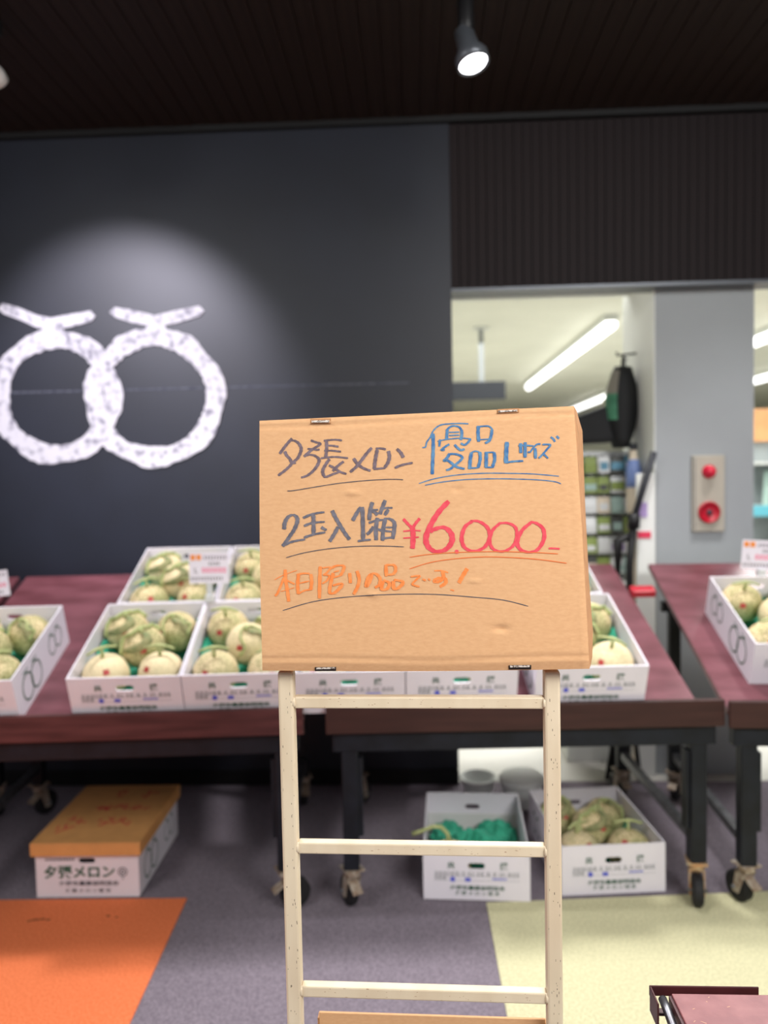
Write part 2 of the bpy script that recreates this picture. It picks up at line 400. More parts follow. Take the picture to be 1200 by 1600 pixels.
# shutter rail under the lintel
ya = 4.15; ra = P(706, 462, y=ya); rb_ = P(998, 452, y=ya)
struct(MB().box(ra.x - 0.25, rb_.x, ya, ya + 0.05, rb_.z - 0.025, rb_.z + 0.035).build('trim_4', 'white_paint'))
def hall_lamp(x, y0, y1, label):
    r = empty('ceiling_lamp', Matrix.Translation((x, (y0 + y1) / 2, HZ - 0.09)))
    tag(r, label, 'ceiling lamp', 'linear lamps on the hall ceiling')
    h = (y1 - y0) / 2
    MB().box(-0.06, 0.06, -h, h, 0.03, 0.09).build('housing', 'white_paint', r)
    MB().lathe([(0.001, -h), (0.05, -h + 0.002), (0.05, h - 0.002), (0.001, h)], 12, Matrix.Rotation(R(-90), 4, 'X')).build('lamp_tube', 'tube_on', r, True)
l1 = P(975, 508, z=HZ - 0.1); l1b = P(815, 606, z=HZ - 0.1)
hall_lamp((l1.x + l1b.x) / 2, l1.y, l1b.y, 'long glowing linear lamp running into the hall, nearest one left of pillar')
l2 = P(949, 620, z=HZ - 0.1); hall_lamp(l2.x, l2.y, l2.y + 3.4, 'far linear lamp glowing just above the cardboard box corner')
l3 = P(1178, 539, z=HZ - 0.1); hall_lamp(l3.x - 0.05, l3.y - 1.6, l3.y + 0.9, 'upper lamp glowing right of the grey pillar at frame edge')
l4 = P(1178, 596, z=HZ - 0.1); hall_lamp(l4.x, l4.y - 1.8, l4.y + 0.8, 'lower lamp glowing right of the grey pillar at frame edge')
# hanging dark signboard
yb = 7.3; p0 = P(690, 598, y=yb); p1 = P(790, 624, y=yb)
hs = empty('hanging_signboard', Matrix.Translation(((p0.x + p1.x) / 2, yb, p1.z)))
tag(hs, 'dark grey blank board hung by white rod from hall ceiling', 'signboard')
hw = (p1.x - p0.x) / 2
MB().box(-hw, hw, -0.02, 0.02, 0, p0.z - p1.z).build('board', 'sign_dark', hs, bevel=0.004)
px = P(752, 560, y=yb).x - (p0.x + p1.x) / 2
MB().box(px - 0.022, px + 0.022, -0.012, 0.012, p0.z - p1.z, HZ - p1.z).build('rod', 'pillar_grey', hs)
MB().box(px - 0.07, px + 0.07, -0.05, 0.05, HZ - p1.z - 0.02, HZ - p1.z).build('ceiling_plate', 'white_paint', hs)

# fire alarm panel
fa0 = P(1080, 712, y=PY); fa1 = P(1130, 830, y=PY)
fcx, fw, fh = (fa0.x + fa1.x) / 2, (fa1.x - fa0.x), (fa0.z - fa1.z)
fp = empty('fire_alarm_panel', Matrix.Translation((fcx, PY, fa1.z)))
tag(fp, 'cream fire alarm panel with red lamp and red round button on grey pillar', 'fire alarm')
MB().box(-fw / 2, fw / 2, -0.02, 0.0, 0, fh).build('panel', 'panel_cream', fp, bevel=0.004)
MB().box(-fw / 2 + 0.008, -fw / 2 + 0.012, -0.0215, -0.02, 0.01, fh - 0.01).build('panel_seam', 'grey_steel', fp)
RX = Matrix.Rotation(R(90), 4, 'X')
lz = P(1105, 737, y=PY).z - fa1.z; bz = P(1105, 800, y=PY).z - fa1.z
lo = MB().lathe([(0.033, 0.02), (0.033, 0.026), (0.029, 0.028), (0.027, 0.045), (0.018, 0.058), (0.004, 0.062)], 24, Matrix.Translation((0, 0, lz)) @ RX).build('alarm_lamp', 'alarm_red_dome', fp, True)
MB().lathe([(0.052, 0.02), (0.052, 0.03), (0.046, 0.036), (0.044, 0.034), (0.042, 0.028), (0.018, 0.027)], 32, Matrix.Translation((0, 0, bz)) @ RX).build('call_button', 'alarm_red', fp, True)
MB().lathe([(0.014, 0.024), (0.013, 0.034), (0.006, 0.036)], 16, Matrix.Translation((0, 0, bz)) @ RX).build('button_centre', 'print_dark', fp, True)

# bags hanging on hooks at the white side of the pillar
def bag_shape(x, y, z, wid, ht, thick, lean, m1, label, extras):
    """flat cloth bag hung from a hook; wid runs along y, thin in x"""
    r = empty('hanging_bag', Matrix.Translation((x, y, z)) @ Matrix.Rotation(lean, 4, 'Y'))
    tag(r, label, 'bag')
    mb = MB(); n = 9; rows = []
    for i in range(n):
        t = i / (n - 1); zz = -ht * (0.12 + 0.88 * t); wy = wid * (0.22 + 0.30 * math.sin(min(1, t * 1.25) * math.pi / 2)); tx = thick * (0.25 + 0.75 * math.sin(math.pi * min(0.97, 0.12 + t * 0.80)))
        rows.append([Vector((tx * math.cos(a), wy * math.sin(a), zz)) for a in [2 * math.pi * k / 14 for k in range(14)]])
    vs = [v for rw in rows for v in rw]; fs = []
    for i in range(n - 1):
        for k in range(14): fs.append((i * 14 + k, i * 14 + (k + 1) % 14, (i + 1) * 14 + (k + 1) % 14, (i + 1) * 14 + k))
    fs += [tuple(range(13, -1, -1)), tuple(range((n - 1) * 14, n * 14))]
    mb.add(vs, fs); mb.build('bag_body', m1, r, True)
    MB().tube([(0, -wid * 0.2, -ht * 0.13), (0, -wid * 0.1, -ht * 0.03), (0, 0, 0), (0, wid * 0.1, -ht * 0.03), (0, wid * 0.2, -ht * 0.13)], 0.006, 6).build('strap', 'hang_black', r, True)
    if extras:
        mb = MB()
        for (a0, a1, mm) in extras:
            mb = MB(); i0 = 0
            q = []
            for t in [a0 + (a1 - a0) * k / 6 for k in range(7)]:
                zz = -ht * (0.12 + 0.88 * t); tx = thick * (0.25 + 0.75 * math.sin(math.pi * min(0.97, 0.12 + t * 0.80))) + 0.003
                wy = wid * (0.22 + 0.30 * math.sin(min(1, t * 1.25) * math.pi / 2))
                q += [Vector((-tx * math.cos(b), -wy * math.sin(b) * 1.01, zz)) for b in (R(-10), R(15), R(40), R(62))]
            fs = [(i * 4 + k, i * 4 + k + 1, i * 4 + k + 5, i * 4 + k + 4) for i in range(6) for k in range(3)]
            mb.add(q, fs).build('print_patch', mm, r, True)
    return r
hy = PY + 0.30
h1 = P(974, 556, y=hy); h1b = P(966, 700, y=hy)
bag_shape(h1.x, hy, h1.z, 0.16, (h1.z - h1b.z) * 1.0, 0.085, R(2), 'hang_black', 'tall black bag with green print hanging by the pillar side', [(0.05, 0.34, 'hang_tan'), (0.34, 0.66, 'hang_green')])
hk = MB().tube([(PX0 - 0.006, hy, h1.z + 0.01), (h1.x, hy, h1.z + 0.005), (h1.x - 0.03, hy, h1.z + 0.002), (h1.x - 0.035, hy, h1.z + 0.02)], 0.006, 6)
tag(hk.build('wall_hook', 'lamp_black', None, True), 'black wall hook carrying the tall black bag on pillar side', 'hook')
hy2 = PY + 0.47
h2 = P(987, 566, y=hy2); h2b = P(985, 662, y=hy2)
bag_shape(h2.x, hy2, h2.z, 0.14, (h2.z - h2b.z), 0.07, R(-3), 'sign_dark', 'dark grey bag hanging behind the green-print bag, next to pillar', None)
hk = MB().tube([(PX0 - 0.006, hy2, h2.z + 0.01), (h2.x, hy2, h2.z + 0.005), (h2.x - 0.03, hy2, h2.z + 0.02)], 0.006, 6)
tag(hk.build('wall_hook', 'lamp_black', None, True), 'black wall hook carrying the dark grey bag behind', 'hook')
# wide black monitor-like hood left of them
yc = 4.15; c0 = P(880, 638, y=yc); c1 = P(962, 700, y=yc)
hb = empty('black_speaker', Matrix.Translation(((c0.x + c1.x) / 2, yc, c1.z)))
tag(hb, 'wide black box hung beyond the sign corner, on an arm, left of hanging bags', 'box')
hw = (c1.x - c0.x) / 2; hh = c0.z - c1.z
q = [(-hw, -0.14, 0.02), (hw * 0.95, -0.14, 0.03), (hw * 0.95, 0.14, 0.03), (-hw, 0.14, 0.02), (-hw * 0.9, -0.12, hh * 0.72), (hw * 0.8, -0.12, hh * 1.08), (hw * 0.8, 0.12, hh * 1.08), (-hw * 0.9, 0.12, hh * 0.72)]
MB().hexa([Vector(v) for v in q]).build('housing', 'hang_black', hb, bevel=0.02)
MB().box(hw * 0.55, hw * 0.85, -0.03, 0.03, hh * 1.0, hh * 1.2).build('bracket', 'pk_cream', hb)
MB().tube([(hw * 0.9, 0.03, hh * 0.6), (PX0 - 0.006 - hb.location.x, 0.03, hh * 0.6)], 0.012, 8).build('wall_arm', 'lamp_black', hb, True)

# product rack behind the sign: grey panel with rows of packets
ry = 4.12; q0 = P(886, 712, y=ry); q1 = P(990, 895, y=ry)
rk = empty('product_rack', Matrix.Translation(((q0.x + q1.x) / 2, ry, 0)))
tag(rk, 'grey product rack with hooks beyond the opening, left of pillar', 'rack')
rw = (q1.x - q0.x) / 2
MB().box(-rw - 0.05, rw, 0.02, 0.05, 0.0, q0.z + 0.02).build('back_panel', 'pk_white', rk)
MB().box(-rw - 0.05, rw, -0.2, 0.02, 0.0, q1.z - 0.03).build('base_shelf', 'white_paint', rk, bevel=0.005)
cols = ['pk_white', 'pk_mint', 'pk_green', 'pk_dark', 'pk_cream', 'pk_white', 'pk_teal', 'pk_white', 'pk_mint', 'pk_lilac', 'pk_white', 'pk_cream', 'pk_green']
cname = dict(pk_white='white', pk_mint='mint', pk_green='leafy green', pk_dark='dark', pk_cream='cream', pk_teal='teal', pk_lilac='lilac', pk_red='red')
pr = random.Random(21); rowsN = 6; colN = 5
dz = (q0.z - q1.z) / rowsN; dx = (2 * rw) / colN
words = ['topmost row', 'second row', 'third row', 'fourth row', 'fifth row', 'lowest row']
cw = ['leftmost', 'second from left', 'middle', 'second from right', 'rightmost']
for r_ in range(rowsN):
    MB().tube([(-rw, -0.02, q0.z - dz * r_ - 0.01), (rw, -0.02, q0.z - dz * r_ - 0.01)], 0.005, 5).build('hook_bar', 'grey_steel', rk)
    for c in range(colN):
        m = pr.choice(cols); h = dz * 0.97; wd = dx * (0.86 + 0.12 * pr.random()); dep = 0.016
        root = empty('hanging_packet', Matrix.Translation((rk.location.x - rw + dx * (c + 0.5), ry - 0.06 - 0.015 * pr.random(), q0.z - dz * (r_ + 0.96))))
        tag(root, f'{cname[m]} packet hanging on the product rack, {words[r_]}, {cw[c]}', 'packet', 'packets on the product rack')
        vs = [(-wd / 2, -dep, h * .06), (wd / 2, -dep, h * .06), (wd / 2, dep, h * .06), (-wd / 2, dep, h * .06), (-wd / 2, -0.003, h * .9), (wd / 2, -0.003, h * .9), (wd / 2, 0.003, h * .9), (-wd / 2, 0.003, h * .9)]
        MB().hexa([Vector(v) for v in vs]).build('pouch', m, root, bevel=0.004)
        m2 = pr.choice(cols); lw = wd * (0.3 + 0.2 * pr.random())
        MB().box(-lw, lw, -dep - 0.003, -dep + 0.012, h * .22, h * (0.45 + 0.2 * pr.random())).build('packet_label', m2, root)
        MB().tube([(0, 0, h * .88), (0, 0.0, h * 0.98), (0, 0.06, h * 0.99)], 0.003, 5).build('header_hook', 'grey_steel', root)
# folded black stand leaning in front of the rack
ys = 3.69
s0 = P(1022, 706, y=ys); s1 = P(990, 812, y=ys); s2 = P(984, 880, y=ys)
ts = empty('folding_stand', Matrix.Identity(4)); tag(ts, 'thin dark grey stand pole leaning towards the pillar by the rack', 'stand')
f1 = Vector((s2.x - 0.02, ys, 0.0))
MB().tube([s0, s1], 0.016, 8).build('upper_pole', 'sign_dark', ts, True)
MB().tube([s1, s2, f1], [0.02, 0.018, 0.018], 8).build('lower_pole', 'lamp_black', ts, True)
MB().tube([s1 + Vector((0, 0, 0.03)), s1 - Vector((0, 0, 0.04))], 0.03, 8).build('clamp', 'lamp_black', ts, True)
for dxy in ((-0.10, -0.03), (0.05, -0.05), (-0.05, 0.06)):
    MB().tube([Vector((f1.x, ys, 0.62)), Vector((f1.x + dxy[0], ys + dxy[1], 0.012))], 0.012, 6).build('leg', 'lamp_black', ts, True)
tq = P(965, 845, y=ys)
MB().tube([s1 + (s2 - s1) * 0.35, tq, tq + Vector((0.0, 0, -0.16))], [0.02, 0.026, 0.012], 8).build('side_arm', 'lamp_black', ts, True)
# tall narrow bottle-shaped banner beside it
yb2 = 3.93; b0 = P(993, 692, y=yb2); b1 = P(990, 800, y=yb2)
bn = empty('tall_bottle_display', Matrix.Translation((b1.x, yb2, 0)))
tag(bn, 'tall pale display column with blue band and dark cap before the rack', 'display')
hB = b0.z; lB = b1.z
MB().lathe([(0.05, 0.0), (0.05, 0.02), (0.015, 0.03), (0.015, lB - 0.02), (0.034, lB), (0.036, lB + 0.03), (0.036, lB + (hB - lB) * 0.62), (0.026, lB + (hB - lB) * 0.76), (0.018, lB + (hB - lB) * 0.84), (0.018, hB - 0.03)], 16).build('column', 'pk_cream', bn, True)
MB().lathe([(0.038, lB + (hB - lB) * 0.36), (0.038, lB + (hB - lB) * 0.62), (0.029, lB + (hB - lB) * 0.74), (0.02, lB + (hB - lB) * 0.8)], 16).build('blue_band', 'pk_blue', bn, True)
MB().lathe([(0.022, hB - 0.035), (0.022, hB - 0.005), (0.01, hB)], 12).build('cap', 'sign_dark', bn, True)
# white banner strips next to pillar with purple and red print
yb3 = 3.73; k0 = P(994, 740, y=yb3); k1 = P(1023, 870, y=yb3)
bb = empty('white_display_board', Matrix.Translation(((k0.x + k1.x) / 2, yb3, 0)))
tag(bb, 'narrow white display board with red stripe at the pillar foot', 'display board')
kw = (k1.x - k0.x) / 2
MB().box(-kw, kw, -0.012, 0.012, 0.0, k0.z).build('board', 'white_paint', bb, bevel=0.003)
zr = P(1008, 834, y=yb3).z
MB().box(-kw * 0.95, kw * 0.5, -0.016, -0.012, zr - 0.02, zr + 0.012).build('red_stripe', 'print_red', bb)
zp = P(1006, 785, y=yb3).z
MB().box(-kw * 0.8, kw * 0.1, -0.016, -0.012, zp - 0.07, zp).build('lilac_patch', 'pk_lilac', bb)

# goods seen right of the pillar
gx0 = P(1176, 800, y=7.0).x; gy = 7.0
z = lambda yy, y=7.0: P(1190, yy, y=y).z
gs = empty('shelf_unit', Matrix.Translation((gx0 + 0.7, gy, 0))); tag(gs, 'shelf unit with tan top board seen right of the pillar', 'shelf')
MB().box(-0.9, 1.2, 0.0, 0.05, 0, z(640)).build('back_panel', 'grey_shelf', gs)
MB().box(-0.9, 1.2, -0.06, 0.0, z(690), z(640)).build('top_board', 'hall_orange', gs, bevel=0.006)
for k, yy in enumerate((722, 788, 880)): MB().box(-0.9, 1.2, -0.4, 0.0, z(yy + 4), z(yy)).build('shelf_board', 'white_paint', gs)
MB().box(-0.9, 1.2, -0.42, -0.40, z(802), z(786)).build('price_rail', 'aqua', gs)
MB().box(-0.9, 1.2, -0.4, 0.0, 0, z(900)).build('plinth', 'white_paint', gs)
pos = ['nearest the pillar', 'next one right', 'third from the pillar', 'fourth from the pillar']
for k in range(4):
    xx = gx0 + 0.08 + k * 0.24
    # fluffy plant-like bundles
    mb = MB(); q = random.Random(k)
    for j in range(46):
        a = q.random() * 6.28; t = q.random(); L = 0.05 + 0.04 * q.random()
        c = Vector((0.03 * math.cos(a), 0.03 * math.sin(a), 0.02 + 0.34 * t)); dvec = Vector((math.cos(a), math.sin(a), 0.5)).normalized()
        sd = Vector((-math.sin(a), math.cos(a), 0)) * 0.025
        mb.add([c, c + dvec * L * .5 + sd, c + dvec * L * 1.0 - Vector((0, 0, 0.02)), c + dvec * L * .5 - sd], [(0, 1, 2, 3)])
    r = empty('leafy_bundle', Matrix.Translation((xx + 0.06, gy - 0.2, z(880) + 0.001)))
    tag(r, f'green leafy bundle on the shelf behind the pillar, {pos[k]}', 'plant', 'leafy bundles on the far shelf')
    MB().lathe([(0.05, 0), (0.06, 0.05), (0.06, 0.12)], 12).build('pot', 'pk_dark', r, True); mb.build('foliage', 'leaf_green', r)
    r = empty('packet', Matrix.Translation((xx, gy - 0.25, z(788) + 0.001)))
    tag(r, f'mint upright packet on the shelf above the leafy bundles, {pos[k]}', 'packet', 'packets on the far shelf')
    MB().hexa([Vector(v) for v in [(-.09, -.04, 0), (.09, -.04, 0), (.09, .04, 0), (-.09, .04, 0), (-.09, -.005, .3), (.09, -.005, .3), (.09, .005, .3), (-.09, .005, .3)]]).build('pouch', 'pk_mint', r, bevel=0.005)
    MB().box(-.06, .06, -.042, -.02, .06, .16).build('packet_label', 'pk_white', r)

# ------------------------------------------------------------------ display tables
TILT = R(20.5)
def caster(parent, x, y, metal, turn, ztop=0.145):
    r = bpy.data.objects.new('caster', None); COL.objects.link(r); r.parent = parent
    r.matrix_local = Matrix.Translation((x, y, 0)) @ Matrix.Rotation(turn, 4, 'Z')
    RY = Matrix.Rotation(R(90), 4, 'Y')
    MB().lathe([(0.012, -0.017), (0.045, -0.017), (0.053, -0.011), (0.053, 0.011), (0.045, 0.017), (0.012, 0.017)], 22, Matrix.Translation((0, 0.03, 0.053)) @ RY).build('wheel', 'rubber', r)
    f = MB()
    f.box(-0.034, 0.034, -0.034, 0.034, ztop - 0.006, ztop)
    f.lathe([(0.024, ztop - 0.028), (0.028, ztop - 0.02), (0.028, ztop - 0.006)], 16)
    for s in (-1, 1):
        q = [(s * 0.021, -0.018, ztop - 0.026), (s * 0.025, -0.018, ztop - 0.026), (s * 0.025, 0.022, ztop - 0.026), (s * 0.021, 0.022, ztop - 0.026)]
        b_ = [(s * 0.021, 0.012, 0.036), (s * 0.025, 0.012, 0.036), (s * 0.025, 0.038, 0.036), (s * 0.021, 0.038, 0.036)]
        f.hexa([Vector(v) for v in b_ + q])
    f.box(-0.025, 0.025, -0.018, 0.022, ztop - 0.03, ztop - 0.026)
    f.build('fork', metal, r)
    MB().tube([(-0.032, 0.03, 0.053), (0.032, 0.03, 0.053)], 0.007, 8).build('axle', 'grey_steel', r, True)
    b = MB().hexa([Vector(v) for v in [(-.018, -.05, .07), (.018, -.05, .07), (.018, .0, .10), (-.018, .0, .10), (-.018, -.052, .076), (.018, -.052, .076), (.018, .0, .106), (-.018, .0, .106)]])
    b.build('brake_pedal', metal, r)
    return r
TABLES = []
def table(pl, pr_, ht, label, metals, depth=1.06, brace=True, inset=0.0, lip='maroon_lip'):
    """pl, pr_: world points of the front top edge"""
    dx_ = (pr_ - pl); W = math.hypot(dx_.x, dx_.y); ang = math.atan2(dx_.y, dx_.x)
    c = (pl + pr_) / 2
    M = Matrix.Translation((c.x, c.y, 0)) @ Matrix.Rotation(ang, 4, 'Z')
    r = empty('display_table', M); tag(r, label, 'table', 'maroon sloping display tables')
    T = Matrix.Translation((0, 0, ht - 0.026)) @ Matrix.Rotation(TILT, 4, 'X')
    MB().box(-W / 2, W / 2 - inset, 0.0, depth, -0.024, 0.0, T).build('table_top', 'maroon_board', r, bevel=0.002)
    MB().box(-W / 2, W / 2, -0.022, 0.0, ht - 0.085, ht + 0.006).build('front_lip', lip, r, bevel=0.003)
    # steel frame
    zf = ht - 0.092; yf0, yf1 = 0.02, depth * math.cos(TILT) - 0.16
    zb = ht + yf1 * math.tan(TILT) - 0.062
    MB().box(-W / 2 + 0.02, W / 2 - 0.02, yf0 - 0.018, yf0 + 0.03, zf - 0.062, zf).build('front_rail', 'black_steel', r, bevel=0.003)
    MB().box(-W / 2 + 0.02, W / 2 - 0.02, yf1, yf1 + 0.04, zb - 0.10, zb - 0.055).build('rear_rail', 'black_steel', r)
    for s in (-1, 1):
        x0 = s * (W / 2 - 0.075)
        MB().box(x0 - 0.027, x0 + 0.027, yf0 - 0.012, yf0 + 0.040, 0.145, zf - 0.003).build('leg', 'black_steel', r, bevel=0.003)
        MB().box(x0 - 0.024, x0 + 0.024, yf1, yf1 + 0.045, 0.145, zb - 0.05).build('leg', 'black_steel', r, bevel=0.003)
        # sloping side rail under the top
        a0 = Vector((x0, yf0 + 0.04, zf + 0.0)); a1 = Vector((x0, yf1, zb - 0.035 ))
        MB().hexa([Vector((x0 - .018, a0.y, a0.z - .04)), Vector((x0 + .018, a0.y, a0.z - .04)), Vector((x0 + .018, a1.y, a1.z - .05)), Vector((x0 - .018, a1.y, a1.z - .05)),
                   Vector((x0 - .018, a0.y, a0.z)), Vector((x0 + .018, a0.y, a0.z)), Vector((x0 + .018, a1.y, a1.z)), Vector((x0 - .018, a1.y, a1.z))]).build('side_rail', 'black_steel', r)
        if brace:
            MB().box(x0 - 0.014, x0 + 0.014, yf0 + 0.03, yf1, 0.20, 0.232).build('lower_brace', 'grey_steel', r)
        # adjusting channel beside the front leg
        MB().box(x0 - s * 0.035 - 0.008, x0 - s * 0.035 + 0.008, yf0, yf0 + 0.035, 0.26, zf - 0.09).build('height_channel', 'black_steel', r)
    k = 0
    for s in (-1, 1):
        for yy in (yf0 + 0.014, yf1 + 0.022):
            caster(r, s * (W / 2 - 0.075), yy, metals[k], R((25, -30, -65 if lip == 'maroon_lip' else 165, 15)[k] if s > 0 or k < 2 else 0)); k += 1
    TABLES.append(dict(M=M, T=T, W=W, r=r))
    return TABLES[-1]
HT = 0.715
t2 = table(P(509, 1106, z=HT), P(1129, 1093, z=HT), HT, 'maroon sloping table on black casters behind the cream rack, under front boxes', ['caster_metal', 'caster_metal', 'rusty_metal', 'caster_metal'], inset=0.075, lip='maroon_lip_dark')
eL = P(474, 1106, z=HT); e0 = P(0, 1120, z=HT); dL = (e0 - eL).normalized()
t1 = table(eL + dL * 1.33, eL, HT, 'maroon sloping table at left with cartons, above the lidded carton', ['caster_metal'] * 4)
dL2 = dL
t0 = table(eL + dL * 2.70, eL + dL * 1.365, HT, 'maroon sloping table cut by left edge, beyond the dark gap', ['caster_metal'] * 4)
q0 = P(1137, 1096, z=HT); q1 = P(1200, 1095, z=HT); dR = Vector(((q1 - q0).x, (q1 - q0).y, 0)); dR = Matrix.Rotation(R(-2.0), 3, 'Z') @ Vector((1, 0, 0))
t3 = table(q0, q0 + dR * 1.33, HT, 'maroon sloping table cut by right edge of the photo', ['caster_metal'] * 4, lip='maroon_lip_dark')

# red clip between the tables and pale strips are seen through the gap
tn = (t2['M'] @ t2['T']).to_3x3() @ Vector((0, 0, 1)); tp = (t2['M'] @ t2['T']).translation
gp = PP(1003, 929, tp, tn)
o = MB().box(-0.05, 0.05, -0.026, 0.026, 0.0005, 0.03).build('red_block', 'alarm_red', None, bevel=0.003)
o.matrix_world = Matrix.Translation(gp) @ (t2['M'] @ t2['T']).to_3x3().to_4x4(); tag(o, 'small red block bridging the gap between the two right tables', 'block')

# ------------------------------------------------------------------ melon cartons
BW, BL, BH, TK = 0.372, 0.485, 0.165, 0.005
def panel_hole(mb, w_, h_, t_, hole, M):
    """upright panel in xz with a stadium slot; hole=(cx, cz, halfwidth, r)"""
    cx, cz, hwid, rr = hole; n = 8
    xs = [cx - hwid + rr - rr * math.cos(math.pi / 2 * k / n) for k in range(n + 1)] + [cx + hwid - rr + rr * math.sin(math.pi / 2 * k / n) for k in range(n + 1)]
    def hgt(x):
        dx_ = max(0, (cx - hwid + rr) - x, x - (cx + hwid - rr)); return math.sqrt(max(0, rr * rr - dx_ * dx_))
    vs = []; fs = []
    for yy in (0, t_):
        vs += [(-w_ / 2, yy, 0), (-w_ / 2, yy, h_), (w_ / 2, yy, 0), (w_ / 2, yy, h_)]
        for x in xs: vs += [(x, yy, 0), (x, yy, cz - hgt(x)), (x, yy, cz + hgt(x)), (x, yy, h_)]
    per = 4 + 4 * len(xs); m = len(xs)
    for s in (0, 1):
        o = s * per; c0 = o + 4; cl = o + 4 + 4 * (m - 1)
        fs += [(o, c0, c0 + 1, c0 + 3, o + 1), (cl, o + 2, o + 3, cl + 3, cl + 2)]
        for i in range(m - 1):
            a = o + 4 + 4 * i; fs += [(a, a + 4, a + 5, a + 1), (a + 2, a + 6, a + 7, a + 3)]
    for i in range(m - 1):
        a = 4 + 4 * i; fs += [(a + 1, a + 5, a + 5 + per, a + 1 + per), (a + 2, a + 6, a + 6 + per, a + 2 + per), (a, a + 4, a + 4 + per, a + per), (a + 3, a + 7, a + 7 + per, a + 3 + per)]
    fs += [(0, 1, 1 + per, per), (2, 3, 3 + per, 2 + per), (0, 4, 4 + per, per), (2, 4 * m, 4 * m + per, 2 + per), (1, 7, 7 + per, 1 + per), (3, 4 * m + 3, 4 * m + 3 + per, 3 + per)]
    mb.add([M @ Vector(v) for v in vs], fs)
def crate_print(root, lidded=False):
    F = Matrix.Translation((0, -0.0012, 0)) @ Matrix.Rotation(R(90), 4, 'X')   # xy plane -> front face
    def at(x, z): return Matrix.Translation((x, -0.0012, z)) @ Matrix.Rotation(R(90), 4, 'X')
    if not lidded:
        g_ = MB(); put_text(g_, '共', 0.027, at(-0.088, 0.122), bold=0.0006); put_text(g_, '撰', 0.027, at(0.095, 0.122), bold=0.0006)
        g_.build('grade_print', 'print_green', root)
        s = MB(); q = random.Random(5)
        for zz, xs0, xs1, hh in ((0.094, -0.145, 0.145, 0.011), (0.078, -0.145, -0.10, 0.008)):
            x = xs0
            while x < xs1:
                wd = 0.006 + 0.007 * q.random()
                for lev in (0.0, 0.5, 1.0): s.box(x, x + wd, -0.0012, -0.0002, zz + hh * (lev - 0.5) - 0.0008, zz + hh * (lev - 0.5) + 0.0008)
                s.box(x + wd * 0.45, x + wd * 0.6, -0.0012, -0.0002, zz - hh / 2, zz + hh / 2)
                x += wd + 0.004 + (0.007 if q.random() < 0.3 else 0)
        s.box(-0.15, 0.15, -0.0010, -0.0002, 0.0858, 0.0866); s.box(-0.15, 0.15, -0.0010, -0.0002, 0.0698, 0.0704)
        s.build('small_print', 'print_grey', root)
        b = MB(); b.lathe([(0.001, 0.0), (0.009, 0.0002), (0.009, 0.0012), (0.001, 0.0014)], 14, at(-0.083, 0.074) @ Matrix.Translation((0, 0, -0.001)))
        b.box(0.055, 0.105, -0.0012, -0.0002, 0.075, 0.079); b.box(-0.04, -0.02, -0.0012, -0.0002, 0.067, 0.080)
        b.build('blue_stamp', 'print_blue', root)
        r2_, r3_ = 0.043, 0.024
        g2 = MB(); put_text(g2, '夕張市農業協同組合', 0.0165, at(0.002, r2_), sx=1.30, bold=0.0004); put_text(g2, '夕 張 メ ロ ン 組 合', 0.0155, at(0.002, r3_), sx=1.16, bold=0.0003)
        g2.build('cooperative_print', 'print_green', root)
    else:
        g_ = MB(); put_text(g_, '夕張メロン', 0.048, at(-0.028, 0.090), sx=1.08, bold=0.0016); g_.build('title_print', 'print_green', root)
        g2 = MB(); put_text(g2, '夕張市農業協同組合', 0.018, at(0.004, 0.050), sx=1.35, bold=0.0003); put_text(g2, '夕 張 メ ロ ン 組 合', 0.016, at(0.0, 0.024), sx=1.2, bold=0.0002)
        # small round emblem
        for rr in (0.017, 0.007):
            vs = []; n = 20
            for k in range(n):
                a = 2 * math.pi * k / n; vs += [Vector((0.128 + rr * math.cos(a), -0.0012, 0.092 + rr * math.sin(a))), Vector((0.128 + (rr - .004) * math.cos(a), -0.0012, 0.092 + (rr - .004) * math.sin(a)))]
            g2.add(vs, [(2 * k, 2 * ((k + 1) % n), 2 * ((k + 1) % n) + 1, 2 * k + 1) for k in range(n)])
        for k in range(3): g2.box(0.126, 0.130, -0.0012, -0.0002, 0.064 + k * 0.004, 0.066 + k * 0.004)
        x = -0.15; q = random.Random(9)
        while x < -0.05: g2.box(x, x + 0.006, -0.0012, -0.0002, 0.136, 0.143); x += 0.009
        g2.build('small_print', 'print_dark', root)
    # interlocked rings on the long sides
    for s in (-1, 1):
        e = MB()
        def elring(cy, cz, ry_, rz_, stem):
            n = 28; vs = []; X = s * (BW / 2 + 0.0008)
            for k in range(n):
                a = 2 * math.pi * k / n
                for f_ in (1.0, 0.86): vs.append(Vector((X, cy + ry_ * f_ * math.cos(a), cz + rz_ * f_ * math.sin(a))))
            e.add(vs, [(2 * k, 2 * ((k + 1) % n), 2 * ((k + 1) % n) + 1, 2 * k + 1) for k in range(n)])
            x0, x1 = sorted((X - s * 0.0004, X + s * 0.0002))
            e.box(x0, x1, cy - ry_ * .5, cy + ry_ * .5, cz + rz_ * 1.13, cz + rz_ * 1.19); e.box(x0, x1, cy - 0.003, cy + 0.003, cz + rz_, cz + rz_ * 1.15)
        elring(0.10, 0.072, 0.046, 0.052, 1); elring(0.175, 0.072, 0.046, 0.052, 1)
        elring(0.335, 0.085, 0.034, 0.040, 1); elring(0.395, 0.085, 0.034, 0.040, 1)
        e.build('ring_print', 'print_green', root)
